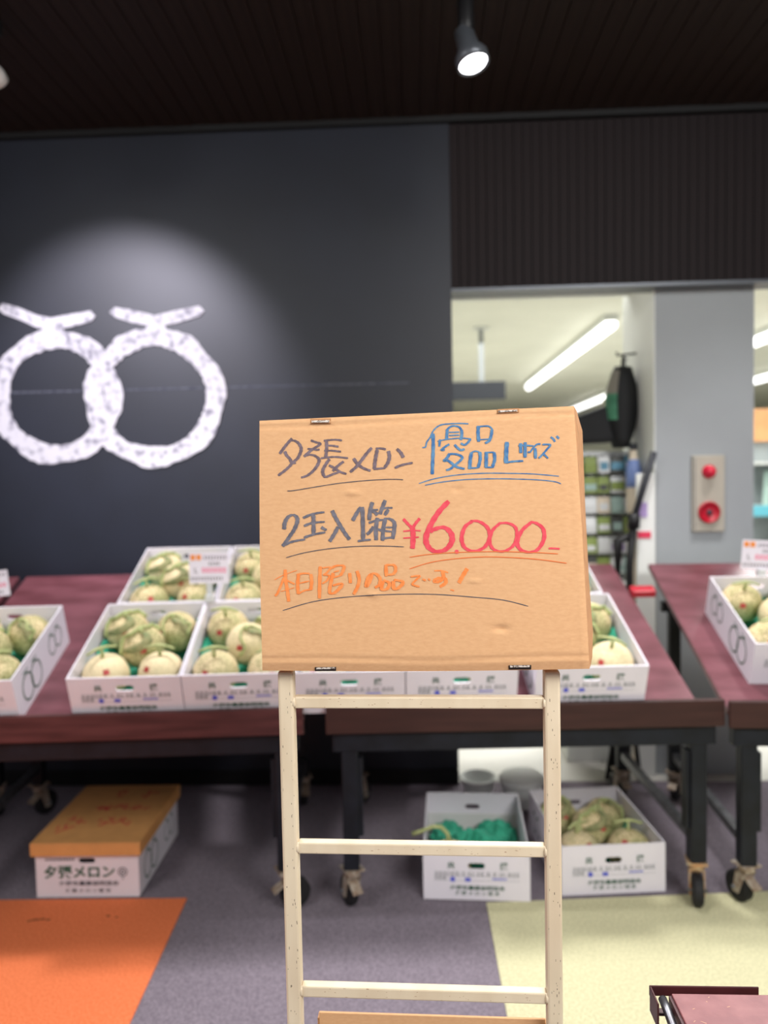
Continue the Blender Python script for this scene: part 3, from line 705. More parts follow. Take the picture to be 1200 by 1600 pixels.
def make_crate(M, label, group, lidded=False, H=BH):
    r = empty('melon_carton', M); tag(r, label, 'carton', group)
    b = MB()
    panel_hole(b, BW, H, TK, (0, 0.122 if not lidded else 0.134, 0.030, 0.011 if not lidded else 0.009), Matrix.Identity(4))
    b2 = MB(); panel_hole(b2, BW, H, TK, (0, 0.122, 0.030, 0.011), Matrix.Translation((0, BL - TK, 0)))
    b.build('end_panel', 'carton_white', r); b2.build('end_panel', 'carton_white', r)
    MB().box(-BW / 2, -BW / 2 + TK, TK, BL - TK, 0, H).build('side_panel', 'carton_white', r); MB().box(BW / 2 - TK, BW / 2, TK, BL - TK, 0, H).build('side_panel', 'carton_white', r)
    MB().box(-BW / 2 + TK, BW / 2 - TK, TK, BL - TK, 0.001, 0.006).build('base_panel', 'carton_inside', r)
    # inner flaps folded against the ends
    for y_ in (TK, BL - TK - 0.003): MB().box(-BW / 2 + TK, BW / 2 - TK, y_, y_ + 0.003, 0.006, 0.095).build('inner_flap', 'carton_inside', r)
    crate_print(r, lidded)
    return r

def make_tissue():
    n, m = 14, 18; q = random.Random(2); vs = []
    for j in range(m + 1):
        for i in range(n + 1):
            x = -BW / 2 + 0.012 + (BW - 0.024) * i / n; y = 0.014 + (BL - 0.028) * j / m
            e = min(i, n - i) / n; f = min(j, m - j) / m
            z = 0.012 + (0.072 if min(i, n - i) == 0 else 0.05 if min(i, n - i) == 1 else 0) * (0.8 + 0.4 * q.random()) + (0.055 if min(j, m - j) == 0 else 0) + 0.012 * q.random()
            vs.append((x, y, min(z, 0.1)))
    fs = [(j * (n + 1) + i, j * (n + 1) + i + 1, (j + 1) * (n + 1) + i + 1, (j + 1) * (n + 1) + i) for j in range(m) for i in range(n)]
    return MB().add(vs, fs)
tissue_me = None
def put_tissue(M, label):
    global tissue_me
    if tissue_me is None:
        o = make_tissue().build('tissue_paper', 'tissue_green'); tissue_me = o.data
    else:
        o = bpy.data.objects.new('tissue_paper', tissue_me); COL.objects.link(o)
    o.matrix_world = M; tag(o, label, 'tissue paper', 'green tissue liners in the melon cartons'); return o

# melons
MRAD = 0.078
def melon_body(seed):
    q = random.Random(seed); nu, nv = 28, 18; vs = []; ph = q.random() * 6
    for j in range(1, nv):
        t = math.pi * j / nv
        for i in range(nu):
            a = 2 * math.pi * i / nu
            r_ = MRAD * (1 + 0.012 * math.cos(10 * a + ph) * math.sin(t) + 0.006 * (q.random() - .5))
            z_ = 0.97 * math.cos(t) - 0.07 * math.exp(-(t / 0.3) ** 2)
            vs.append((r_ * math.sin(t) * math.cos(a), r_ * math.sin(t) * math.sin(a), r_ * z_))
    vs.append((0, 0, MRAD * 0.90)); vs.append((0, 0, -MRAD * 0.95)); T_ = len(vs) - 2; B_ = len(vs) - 1; fs = []
    for j in range(nv - 2):
        for i in range(nu): fs.append((j * nu + i, (j + 1) * nu + i, (j + 1) * nu + (i + 1) % nu, j * nu + (i + 1) % nu))
    for i in range(nu): fs.append((T_, i, (i + 1) % nu)); fs.append((B_, (nv - 2) * nu + (i + 1) % nu, (nv - 2) * nu + i))
    return MB().add(vs, fs)
def sph(a, e, r_): return Vector((r_ * math.cos(e) * math.cos(a), r_ * math.cos(e) * math.sin(a), r_ * math.sin(e)))
def make_melon(kind, seed):
    q = random.Random(seed)
    o = melon_body(seed).build('melon', 'melon_net', None, True)
    top = Vector((0, 0, MRAD * 0.88))
    if kind == 0:      # short T stem
        s = MB(); s.tube([top, top + Vector((0.002, 0, 0.02)), top + Vector((0.0, 0.003, 0.034))], [0.008, 0.0055, 0.006], 8)
        s.tube([top + Vector((-0.05, -0.008, 0.030)), top + Vector((-0.02, -0.002, 0.036)), top + Vector((0, 0.003, 0.036)), top + Vector((0.022, 0.004, 0.034)), top + Vector((0.052, 0.0, 0.026))], [0.0045, 0.005, 0.0065, 0.005, 0.0045], 8)
        s.build('stem', 'stem_green', o, True)
    else:              # long wilted vine laid around the melon
        s = MB(); g = -1 if kind == 2 else 1
        key = [(205, 8), (190, 30), (172, 48), (196, 66), (150, 82), (60, 80), (28, 62), (50, 44), (20, 30), (42, 12)] if kind == 1 else [(250, 14), (268, 36), (240, 58), (200, 78), (40, 84), (10, 66), (-18, 50), (8, 38), (-30, 22)]
        c_ = []
        for (a_, e_) in key: c_.append(sph(R(a_), R(e_), MRAD * (1.055 + 0.03 * q.random())))
        sm = []
        for k in range(len(c_) - 1):
            for t in (0, .33, .66): sm.append(c_[k].lerp(c_[k + 1], t))
        sm.append(c_[-1]); sm = [sm[0]] + [(sm[k - 1] + sm[k] * 2 + sm[k + 1]) / 4 for k in range(1, len(sm) - 1)] + [sm[-1]]
        sm = [v * (MRAD * 1.06 / v.length) if v.length < MRAD * 1.06 else v for v in sm]
        s.tube(sm, [0.0055 + 0.0035 * math.sin(k * 1.3) ** 2 for k in range(len(sm))], 8, True, 0.6)
        s.tube([top, top + Vector((0, 0, 0.02))], [0.009, 0.008], 8)
        s.build('stem', 'stem_green', o, True)
        s2 = MB(); pts = []
        for k in range(9):
            t = k / 8; a = R(300 - 70 * t * g + 25 * math.sin(5 * t)); e = R(80 - 62 * t); pts.append(sph(a, e, MRAD * 1.05))
        s2.tube(pts, [0.006, 0.012, 0.015, 0.017, 0.018, 0.016, 0.013, 0.009, 0.003], 8, True, 0.25); s2.build('vine', 'stem_dry', o, True)
    # sticker: patch following the skin
    vs = []; a0 = R(-95 + 50 * (q.random() - .5)); e0 = R(34)
    for j in range(4):
        for i in range(4): vs.append(sph(a0 + R(14) * (i / 3 - .5) * 1.2, e0 + R(13) * (j / 3 - .5), MRAD * 1.012 + 0.0008))
    MB().add(vs, [(j * 4 + i, j * 4 + i + 1, j * 4 + i + 5, j * 4 + i + 4) for j in range(3) for i in range(3)]).build('sticker', 'sticker_red', o)
    return o
PROTO = [make_melon(0, 11), make_melon(1, 12), make_melon(2, 13), make_melon(0, 14)]
used = [False] * 4
pick = random.Random(4)
def put_melon(k, M, label, group):
    o = PROTO[k] if not used[k] else copy_tree(PROTO[k]); used[k] = True
    o.matrix_world = M; tag(o, label, 'melon', group); return o
POS = [('back left', -0.092, 0.385, 0), ('back right', 0.092, 0.375, 0), ('middle', 0.0, 0.245, 0.022), ('front left', -0.094, 0.105, 0), ('front right', 0.094, 0.108, 0)]
def fill(M, desc, which=(0, 1, 2, 3, 4), seed=0):
    q = random.Random(seed + 40)
    for i in which:
        nm, x, y, zz = POS[i]
        k = [1, 2, 1, 0, 3][i] if seed % 2 == 0 else [0, 1, 2, 3, 0][i]
        RR = Matrix.Rotation(q.uniform(-0.7, 0.7), 4, 'Z') @ Matrix.Rotation(q.uniform(-0.25, 0.3) + (0.35 if i < 2 else 0.1), 4, 'X')
        put_melon(k, M @ Matrix.Translation((x, y, 0.006 + 0.018 + MRAD + zz)) @ RR, f'netted melon at {nm} of {desc}', 'melons in the cartons')

def on_table(t, x, s, rz=0.0):
    return t['M'] @ t['T'] @ Matrix.Translation((x, s, 0.0005)) @ Matrix.Rotation(rz, 4, 'Z')
def local_x(t, px, py=1092):
    """x along the table front edge of a point seen at pixel px"""
    n = (t['M'].to_3x3() @ Vector((0, -1, 0))); p = PP(px, py, t['M'].translation + Vector((0, 0, 0)), n)
    return (t['M'].inverted() @ p).x
GR = 'white melon cartons on the tables'
rows = []
# (table, centre pixel on the front row, s, description, melons)
def crate(t, pxc, s, label, desc, which=(0, 1, 2, 3, 4), seed=0, rz=0.0, xabs=None):
    x = local_x(t, pxc) if xabs is None else xabs
    M = on_table(t, x, s, rz)
    make_crate(M, label, GR)
    put_tissue(M, f'green tissue lining {desc}')
    fill(M, desc, which, seed)
    return M, x
MA, xA = crate(t1, -60, 0.012, 'white open melon carton cut by the left edge', 'the carton at the left edge', seed=0)
MBx, xB = crate(t1, 200, 0.012, 'white open melon carton, front row, left of the gap, fully visible', 'the leftmost full front carton', seed=2)
MC, xC = crate(t1, 376, 0.012, 'white open melon carton, front row, partly behind the cardboard sign left side', 'the front carton beside the sign', seed=1)
MF, xF = crate(t2, 547, 0.012, 'white melon carton seen below the sign, left one', 'the left carton below the sign', seed=3)
MG, xG = crate(t2, 721, 0.012, 'white melon carton seen below the sign, right one', 'the right carton below the sign', seed=5)
MH, xH = crate(t2, 921, 0.012, 'white open melon carton right of the rack, front row', 'the front carton right of the sign', seed=3)
MD, xD = crate(t1, 0, 0.012 + BL + 0.006, 'white open melon carton, back row, behind the price card left side', 'the back carton left of the price card', seed=2, xabs=xB + 0.03)
ME, xE = crate(t1, 0, 0.012 + BL + 0.006, 'white open melon carton, back row, touching the sign left edge', 'the back carton next to the sign', seed=1, xabs=xB + 0.03 + BW + 0.008)
ML, xL = crate(t2, 0, 0.012 + BL + 0.006, 'white open melon carton, back row, just right of the cardboard sign', 'the back carton right of the sign', which=(3, 4), seed=4, xabs=xH - 0.02)
MM, xM = crate(t3, 1285, 0.14, 'white melon carton with ring print cut by the right edge', 'the carton at the right edge', seed=1)

# floor cartons
def floorM(px, py, rz):
    p = P(px, py, z=0); return Matrix.Translation((p.x, p.y, 0.001)) @ Matrix.Rotation(rz, 4, 'Z')
MN = floorM(745, 1407, R(-2.5)); make_crate(MN, 'white open carton on floor with crumpled green tissue, under middle table', 'melon cartons on the floor', H=0.178)
MO = floorM(959, 1397, R(5.0)); make_crate(MO, 'white open carton of melons on floor, left of rusty caster', 'melon cartons on the floor', H=0.178)
put_tissue(MO, 'green tissue lining the floor carton near the rusty caster'); fill(MO, 'the floor carton near the rusty caster', seed=2)
# crumpled tissue
def crumple(M, label, sx, sy, sz, seed):
    q = random.Random(seed); n = 12; vs = []; fs = []
    for j in range(n + 1):
        for i in range(n * 2):
            t = math.pi * j / n; a = math.pi * i / n; k = 1 + 0.35 * (q.random() - .5)
            vs.append((sx * k * math.sin(t) * math.cos(a), sy * k * math.sin(t) * math.sin(a), sz * k * math.cos(t)))
    for j in range(n):
        for i in range(n * 2): fs.append((j * 2 * n + i, j * 2 * n + (i + 1) % (2 * n), (j + 1) * 2 * n + (i + 1) % (2 * n), (j + 1) * 2 * n + i))
    o = MB().add(vs, fs).build('tissue_paper', 'tissue_green'); o.matrix_world = M; tag(o, label, 'tissue paper'); return o
crumple(MN @ Matrix.Translation((0.08, 0.12, 0.06)), 'crumpled green tissue at the front right of floor carton', 0.095, 0.09, 0.06, 1)
crumple(MN @ Matrix.Translation((0.0, 0.26, 0.062)), 'crumpled green tissue ball in the middle of floor carton', 0.09, 0.07, 0.06, 2)
crumple(MN @ Matrix.Translation((0.09, 0.38, 0.05)), 'crumpled green tissue at the back right of floor carton', 0.08, 0.08, 0.05, 3)
crumple(MN @ Matrix.Translation((-0.10, 0.38, 0.045)), 'crumpled green tissue at the back left of floor carton', 0.07, 0.08, 0.045, 4)
# single melon with a long stem hanging over the carton side
lone = make_melon(0, 77)
for ch in list(lone.children):
    if ch.name.startswith('stem'): bpy.data.objects.remove(ch)
lone.matrix_world = MN @ Matrix.Translation((-0.092, 0.10, 0.085)); tag(lone, 'single pale melon with long curved stem in the tissue-filled carton', 'melon')
MB().tube([(0, 0, MRAD * .9), (-0.008, 0, 0.105), (-0.03, 0, 0.128), (-0.06, 0, 0.130), (-0.10, 0, 0.112), (-0.135, 0, 0.100)], [0.009, 0.008, 0.0075, 0.007, 0.007, 0.009], 8).build('stem', 'stem_green', lone, True)

# lidded carton at left
a = P(58, 1404, z=0); b = P(218, 1400, z=0); c = (a + b) / 2; ang = math.atan2((b - a).y, (b - a).x) - R(1.5)
Ml = Matrix.Translation((c.x, c.y, 0.001)) @ Matrix.Rotation(ang, 4, 'Z')
lc = make_crate(Ml, 'white lettered carton with kraft cardboard lid on the carpet, left', None, True, 0.165)
ld = bpy.data.objects.new('lid', None)
LH = 0.205; g_ = 0.012
mb = MB(); x0, x1, y0, y1 = -BW / 2 - g_, BW / 2 + g_, -0.014, BL + 0.012; t_ = 0.004
mb.box(x0, x1, y0, y1, LH - t_, LH)
mb.box(x0, x1, y0, y0 + t_, LH - 0.048, LH - t_); mb.box(x0, x1, y1 - t_, y1, LH - 0.048, LH - t_)
mb.box(x0, x0 + t_, y0 + t_, y1 - t_, LH - 0.048, LH - t_); mb.box(x1 - t_, x1, y0 + t_, y1 - t_, LH - 0.048, LH - t_)
lid = mb.build('lid', 'kraft_lid', lc, bevel=0.0015)
# raise the carton walls to the lid
mb = MB(); mb.box(-BW / 2, BW / 2, 0, TK, 0.165, 0.2); mb.box(-BW / 2, BW / 2, BL - TK, BL, 0.165, 0.2); mb.box(-BW / 2, -BW / 2 + TK, TK, BL - TK, 0.165, 0.2); mb.box(BW / 2 - TK, BW / 2, TK, BL - TK, 0.165, 0.2)
mb.build('upper_wall', 'carton_white', lc)
# red felt-pen writing on the lid: illegible strokes
mb = MB(); q = random.Random(12)
for (cx_, cy_, n_) in ((-0.12, 0.10, 5), (-0.10, 0.18, 4), (-0.05, 0.27, 6), (0.03, 0.30, 5), (0.10, 0.27, 5), (0.0, 0.15, 5), (0.08, 0.16, 5), (-0.02, 0.40, 4), (0.09, 0.40, 4)):
    for k in range(n_):
        x = cx_ + q.uniform(-.03, .03); y = cy_ + q.uniform(-.03, .03); a_ = q.choice((0, 0.1, 1.5, 1.6, 0.8, 2.3)); l_ = q.uniform(.02, .045)
        MM_ = Matrix.Translation((x, y, LH)) @ Matrix.Rotation(a_, 4, 'Z')
        mb.box(-l_ / 2, l_ / 2, -.0028, .0028, -0.0005, 0.0006 + 0.0001 * k, MM_)
mb.build('red_writing', 'lid_red', lid)

# price cards on clips
def price_card(px0, py0, px1, py1, base, yy, label, tilt=0.0):
    n = Vector((0, -1, 0)); a = P(px0, py0, y=yy); b = P(px1, py1, y=yy)
    w_ = b.x - a.x; h_ = a.z - b.z; cx_ = (a.x + b.x) / 2
    r = empty('price_card', Matrix.Translation((cx_, yy, b.z)) @ Matrix.Rotation(tilt, 4, 'Y')); tag(r, label, 'price card', 'price cards on the cartons')
    MB().box(-w_ / 2, w_ / 2, -0.002, 0.0, 0, h_).build('card', 'card_white', r)
    def at(x, z_): return Matrix.Translation((x * w_, -0.0026, z_ * h_)) @ Matrix.Rotation(R(90), 4, 'X')
    o_ = MB(); [o_.box(x * w_, (x + .12) * w_, -0.0026, -0.002, .76 * h_, .94 * h_) for x in (-.46, -.31)]; o_.build('orange_print', 'print_orange', r)
    d_ = MB(); q = random.Random(int(px0) + 3)
    for zz, xs in ((.84, (-.12, .46)), (.64, (.0, .28)), (.16, (-.46, .35))):
        x = xs[0]
        while x < xs[1]:
            d_.box(x * w_, (x + .045) * w_, -0.0026, -0.002, (zz - .045) * h_, (zz - .02) * h_); d_.box(x * w_, (x + .045) * w_, -0.0026, -0.002, (zz + .02) * h_, (zz + .045) * h_)
            d_.box((x + .017) * w_, (x + .03) * w_, -0.0026, -0.002, (zz - .05) * h_, (zz + .05) * h_); x += .075
    put_text(d_, 'L', 0.26 * h_, at(-.33, .42)); d_.build('dark_print', 'print_dark', r)
    p_ = MB(); x = -.18
    while x < .42:
        n_ = 14; vs = []
        for k in range(n_):
            an = 2 * math.pi * k / n_
            for f_ in (1, .5): vs.append(Vector(((x + .045 + .042 * f_ * math.cos(an)) * w_, -0.0024, (.43 + .09 * f_ * math.sin(an)) * h_)))
        p_.add(vs, [(2 * k, 2 * ((k + 1) % n_), 2 * ((k + 1) % n_) + 1, 2 * k + 1) for k in range(n_)]); x += .105
    p_.build('pink_price', 'print_pink', r)
    # clear stem and clip down to the carton rim
    zb_ = base - b.z
    MB().box(-0.012, 0.012, 0.0, 0.003, zb_, h_ * 0.3).build('stem', 'clear_plastic', r)
    MB().box(-0.016, 0.016, -0.012, 0.014, zb_ - 0.012, zb_ + 0.016).build('clip', 'clear_plastic', r, bevel=0.002)
    return r
rim = MD @ Vector((BW / 2, 0, BH))
price_card(295, 864, 358, 911, rim.z + 0.01, rim.y - 0.014, 'white price card above the back cartons, left of the sign')
rimM = MM @ Vector((0.04, BL, BH))
price_card(1157, 845, 1222, 890, rimM.z + 0.01, rimM.y + 0.014, 'white price card cut by the right edge of photo', R(4))
rimA = MA @ Vector((0.02, BL, BH))
price_card(-48, 894, 17, 933, rimA.z + 0.01, rimA.y + 0.014, 'white price card cut by the left edge of photo', R(-6))

# white bag and bucket behind the floor cartons
p = P(815, 1238, z=0)
yy = 3.42
p = P(815, 1210, y=yy); bo = empty('white_bucket', Matrix.Translation((p.x, yy, 0.0)))
tag(bo, 'white rounded lidded bucket behind the floor cartons', 'bucket')
MB().lathe([(0.075, 0.0), (0.08, 0.004), (0.095, 0.10), (0.10, 0.105)], 24).build('pail', 'bag_white', bo, True)
MB().lathe([(0.104, 0.103), (0.104, 0.118), (0.09, 0.135), (0.05, 0.152), (0.003, 0.158)], 24).build('lid', 'white_paint', bo, True)
p = P(747, 1212, y=3.52); bg = empty('plastic_tub', Matrix.Translation((p.x, 3.52, 0)))
tag(bg, 'white plastic tub on floor left of the white bucket', 'tub')
MB().lathe([(0.05, 0.0), (0.062, 0.004), (0.078, 0.075), (0.086, 0.080), (0.086, 0.086), (0.074, 0.084), (0.058, 0.012), (0.003, 0.01)], 26).build('basin', 'bag_white', bg, True)
MB().tube([(0.083 * math.cos(a), 0.083 * math.sin(a), 0.082) for a in [2 * math.pi * k / 26 for k in range(27)]], 0.006, 6).build('rim', 'white_paint', bg, True)

# ------------------------------------------------------------------ ceiling spotlights
def spotlight(px, py, yy, aimpx, label, on=True, face=0.052):
    p = P(px, py, y=yy); r = empty('track_spotlight', Matrix.Translation(p)); tag(r, label, 'spotlight', 'track spotlights')
    d_ = (aimpx - p).normalized(); Q = d_.to_track_quat('Z', 'Y').to_matrix().to_4x4()   # +z = beam
    MB().lathe([(0.020, -0.125), (0.030, -0.12), (0.034, -0.06), (face, -0.03), (face, 0.0), (face - 0.006, 0.0), (face - 0.01, -0.012)], 24, Q).build('housing', 'lamp_grey' if on else 'lamp_white', r, True)
    MB().lathe([(face - 0.007, -0.006), (face - 0.012, -0.001), (0.003, 0.0)], 24, Q).build('lens', 'lamp_on' if on else 'lamp_white', r, True)
    back = -d_ * 0.09; up = CEIL - p.z
    MB().tube([back, Vector((back.x, back.y, back.z + 0.05)), Vector((back.x, back.y, up - 0.05))], 0.026, 12).build('arm', 'lamp_black', r, True)
    MB().box(back.x - 0.03, back.x + 0.03, back.y - 0.09, back.y + 0.09, up - 0.06, up - 0.008).build('driver_box', 'lamp_black', r, bevel=0.004)
    return p, d_
_p = P(740, 101, y=2.45)
sp, sd = spotlight(740, 101, 2.45, _p + Vector((0.24, -0.20, -1.0)), 'lit spotlight hanging from dark ceiling, top centre right')
spot('spotlight_beam', sp + sd * 0.03, sp + sd, 60, 75, 0.5, (0.98, 0.96, 1.0), 0.045)
lp, ldr = spotlight(-6, 130, 2.75, P(185, 470, y=WY), 'dark spotlight with pale housing cut by the left edge', False, 0.045)
ww = Vector((P(185, 470, y=WY).x - 0.3, 1.75, 3.02)); wa = Vector((ww.x + 0.32, WY, ww.z - (WY - ww.y) * math.tan(R(31))))
spot('wall_washer_beam', ww, wa, 260, 46, 0.6, (0.90, 0.86, 1.0), 0.03)

# ------------------------------------------------------------------ cream rack (ladder stand)
LA = R(2.4 - 4.2)
lad_n = Vector((math.sin(LA), -math.cos(LA), 0)); lad_u = Vector((math.cos(LA), math.sin(LA), 0))
lad_p = CAMLOC + ray(650, 1200) / ray(650, 1200).length * 0 + (CAMROT @ Vector((0, 0, -1.2)))
lad_p.z = 0
def LP(px, py): return PP(px, py, lad_p, lad_n)
def LU(px, py): v = LP(px, py); return ((v - lad_p).dot(lad_u), v.z)
ML_ = Matrix.Translation(lad_p) @ Matrix.Rotation(LA, 4, 'Z')
rackE = empty('ladder_rack', ML_); tag(rackE, 'cream painted metal ladder rack carrying the cardboard sign', 'rack')
ul = (LU(444.5, 1060)[0] + LU(460.5, 1590)[0]) / 2; ur = (LU(860.5, 1060)[0] + LU(870.5, 1590)[0]) / 2
RW = 0.0124
for i, u in enumerate((ul, ur)):
    rail = MB().box(u - RW, u + RW, -0.0, 0.025, 0.0, LP(650, 1046).z - 0.004).build('rail', 'cream_paint', rackE, bevel=0.004)
    s = MB(); q = random.Random(5 + i)
    for k in range(46):
        z_ = q.uniform(0.62, 1.15); x_ = u + q.uniform(-RW * .75, RW * .75); l_ = q.uniform(0.001, 0.006)
        s.box(x_, x_ + q.uniform(.0003, .0009), -0.0001, 0.001, z_, z_ + l_ * 0.8)
    s.build('paint_chips', 'scratch' , rail)['kind'] = 'stuff'
    foot = MB().box(u - 0.02, u + 0.02, -0.2, 0.25, 0.0, 0.02).build('foot', 'cream_paint', rackE, bevel=0.003)
rungz = [((LU(655, 1100.5)[1]), 0.0165), (LU(655, 1330)[1], 0.017), (LU(655, 1557)[1], 0.0175)]
step = (rungz[0][0] - rungz[2][0]) / 2
zz = [(1090 + 1109) / 2]
rz_list = [LU(655, 1099.8)[1], LU(655, 1330.5)[1], LU(655, 1558)[1]]
rz_list += [rz_list[2] - 0.223, rz_list[2] - 0.446]
for k, z_ in enumerate(rz_list):
    rg = MB().box(ul + RW, ur - RW, 0.004, 0.021, z_ - 0.0095, z_ + 0.0095).build('rung', 'cream_paint', rackE, bevel=0.0025)
    s = MB(); q = random.Random(60 + k)
    for j in range(26):
        x_ = q.uniform(ul + .02, ur - .02); l_ = q.uniform(.0006, .004); zc = z_ + q.uniform(-.0075, .0075)
        s.box(x_, x_ + l_, 0.0039, 0.006, zc, zc + q.uniform(.0003, .0007))
    s.build('paint_chips', 'scratch_rust', rg)['kind'] = 'stuff'
    wd_ = MB()
    for u in (ul + RW, ur - RW): wd_.tube([(u, 0.006, z_ - .008), (u, 0.003, z_ - .003), (u, 0.003, z_ + .004), (u, 0.006, z_ + .009)], [0.002, 0.003, 0.0028, 0.0015], 6)
    wd_.build('weld_bead', 'cream_paint', rg, True)

# ------------------------------------------------------------------ cardboard sign box
SA = R(2.4 - 5.0)
sn = (Matrix.Rotation(SA, 3, 'Z') @ Matrix.Rotation(R(-3.0), 3, 'X') @ Vector((0, -1, 0)))
s_p = LP(650, 1046) + lad_n * 0.030
def SP(px, py, off=0.0):
    return PP(px, py, s_p + sn * off, sn)
# face outline (slightly crooked box) as a grid; corners in the photograph
TLc, TRc, BLc, BRc = (405.5, 657.5), (896.5, 634.5), (410, 1047.5), (921, 1045)
def facepx(u, v):   # u right, v down
    x = (1 - u) * ((1 - v) * TLc[0] + v * BLc[0]) + u * ((1 - v) * TRc[0] + v * BRc[0])
    y = (1 - u) * ((1 - v) * TLc[1] + v * BLc[1]) + u * ((1 - v) * TRc[1] + v * BRc[1])
    y += 2.5 * math.sin(math.pi * u) * v       # sagging lower edge
    x += (1 - u) * (-3.0) * math.sin(math.pi * v) * 0.6 + u * v * (1 - v) * 5
    return x, y
NU, NV = 84, 110
def relief(u, v):
    d_ = 0.0
    d_ -= 0.0026 * math.exp(-((v - 0.955 + 0.004 * math.sin(u * 9)) / 0.007) ** 2)          # lower score line
    d_ -= 0.0028 * math.exp(-((v - 0.026 - 0.004 * math.sin(u * 7)) / 0.008) ** 2)
    d_ -= 0.0009 * math.exp(-((u - 0.985 + 0.02 * v) / 0.006) ** 2)
    if v > 0.96: d_ -= (v - 0.96) / 0.04 * 0.006
    if v < 0.016: d_ -= (0.016 - v) / 0.016 * 0.003
    if u > 0.99: d_ -= (u - 0.99) / 0.01 * 0.002
    d_ += 0.003 * math.sin(math.pi * u) * math.sin(math.pi * v)
    for (x0, y0, r0, a0) in ((0.29, 0.30, 0.018, 0.0022), (0.735, 0.84, 0.02, -0.003), (0.62, 0.30, 0.015, -0.0016), (0.66, 0.655, 0.014, 0.0018), (0.345, 0.70, 0.018, 0.0018)):
        d_ += 1.9 * a0 * math.exp(-(((u - x0) / r0) ** 2 + ((v - y0) / (r0 * 0.45)) ** 2))
    return d_
sb = empty('cardboard_sign_box', Matrix.Translation(s_p)); tag(sb, 'brown cardboard box with handwritten coloured lettering on the cream rack', 'cardboard box')
Mi = Matrix.Translation(-s_p)
vs = []; fs = []
for j in range(NV + 1):
    for i in range(NU + 1):
        u, v = i / NU, j / NV
        u = 0.5 + (u - 0.5) * (1 + 0.0) ; x, y = facepx(u, v)
        vs.append(SP(x, y, relief(u, v)) - s_p)
for j in range(NV):
    for i in range(NU): a = j * (NU + 1) + i; fs.append((a, a + 1, a + NU + 2, a + NU + 1))
# back of the box: a second outline further away
DEP = 0.15
bk = -sn * DEP
def backpt(u, v):
    x, y = facepx(u, v)
    if u > 0.5:
        prof = [(0, 902), (0.07, 910), (0.4, 914.5), (0.7, 920), (0.94, 926.5), (1, 925)]
        for (v0, x0), (v1, x1) in zip(prof, prof[1:]):
            if v0 <= v <= v1: x = x0 + (x1 - x0) * (v - v0) / (v1 - v0); break
        y = y + 13 * (1 - v) - 36 * v
    else: x += 3; y += 13 * (1 - v) - 36 * v
    return PP(x, y, s_p + bk, sn) - s_p
front = MB().add(vs, fs); fr = front.build('front_panel', 'kraft', sb, True)
side = MB(); n = NV
SV = []
for j in range(NV + 1):
    v = j / NV; a = Vector(vs[j * (NU + 1) + NU]); b = backpt(1.0, v)
    if v == 0: pass
    for k in range(5):
        t = k / 4; p_ = a.lerp(b, t); p_ += sn * 0.0 + (Matrix.Rotation(SA, 3, 'Z') @ Vector((1, 0, 0))) * (0.0015 * math.sin(math.pi * t) * (1 + 0.6 * math.sin(v * 14)))
        SV.append(p_)
side.add(SV, [(j * 5 + k, j * 5 + k + 1, (j + 1) * 5 + k + 1, (j + 1) * 5 + k) for j in range(NV) for k in range(4)]).build('side_panel', 'kraft_edge', sb, True)
lft = MB(); SV = []
for j in range(NV + 1):
    v = j / NV; a = Vector(vs[j * (NU + 1)]); b = backpt(0.0, v); SV += [a, b]
lft.add(SV, [(j * 2, j * 2 + 1, j * 2 + 3, j * 2 + 2) for j in range(NV)]).build('side_panel', 'kraft_edge', sb)
for v_, nm in ((0.0, 'top_flap'), (1.0, 'bottom_flap')):
    SV = []; row = 0 if v_ == 0 else NV
    for i in range(NU + 1):
        u = i / NU; a = Vector(vs[row * (NU + 1) + i])
        b = backpt(0.0, v_).lerp(backpt(1.0, v_), u); SV += [a, b]
    MB().add(SV, [(i * 2, i * 2 + 1, i * 2 + 3, i * 2 + 2) for i in range(NU)]).build(nm, 'kraft_edge', sb)
MB().add([backpt(0, 0), backpt(1, 0), backpt(1, 1), backpt(0, 1)], [(0, 1, 2, 3)]).build('back_panel', 'kraft', sb)

def fwd(px, py, off):
    """point on the front panel seen at a pixel, lifted off the board by off"""
    # invert facepx approximately
    u = (px - 405) / 505.0; v = (py - 650) / 392.0
    for _ in range(4):
        x, y = facepx(u, v); u += (px - x) / 505.0; v += (py - y) / 392.0
    rr = relief(min(1, max(0, u)), min(1, max(0, v)))
    return SP(px, py, rr + off) - s_p
# tuck tabs with their dark slots
def tab(x0, x1, y0, y1, sl, low):
    t_ = MB(); d_ = MB()
    q = [fwd(x0, y0 + sl, .0012), fwd(x1, y0 - sl, .0012), fwd(x1, y1 - sl, .0012), fwd(x0, y1 + sl, .0012)]
    q2 = [p - sn * 0.004 for p in q]
    d_.hexa(q2 + q).build('slot', 'slot_dark' if low else 'crease', fr)
    hm = (y1 - y0) * 0.42; yy0 = y0 + (0.5 if low else (y1 - y0 - hm) * 0.55)
    n_ = 14
    for k in range(n_):
        xa = x0 + 2 + (x1 - x0 - 4) * k / n_; xb = x0 + 2 + (x1 - x0 - 4) * (k + 0.72 if not low else k + 1.0) / n_
        s_ = sl * (1 - 2 * k / n_)
        c_ = [fwd(xa, yy0 + s_, .003), fwd(xb, yy0 + s_, .003), fwd(xb, yy0 + hm + s_, .003), fwd(xa, yy0 + hm + s_, .003)]
        t_.hexa([p - sn * 0.0018 for p in c_] + c_)
    o = t_.build('tuck_tab', 'ply_white', fr); return o
tab(485, 517, 654, 662, 0.3, False); tab(777, 811, 638.5, 645, 0.8, False)
tab(492, 525, 1042.5, 1048.5, 0.2, True); tab(795, 830, 1039.5, 1046, 0.2, True)

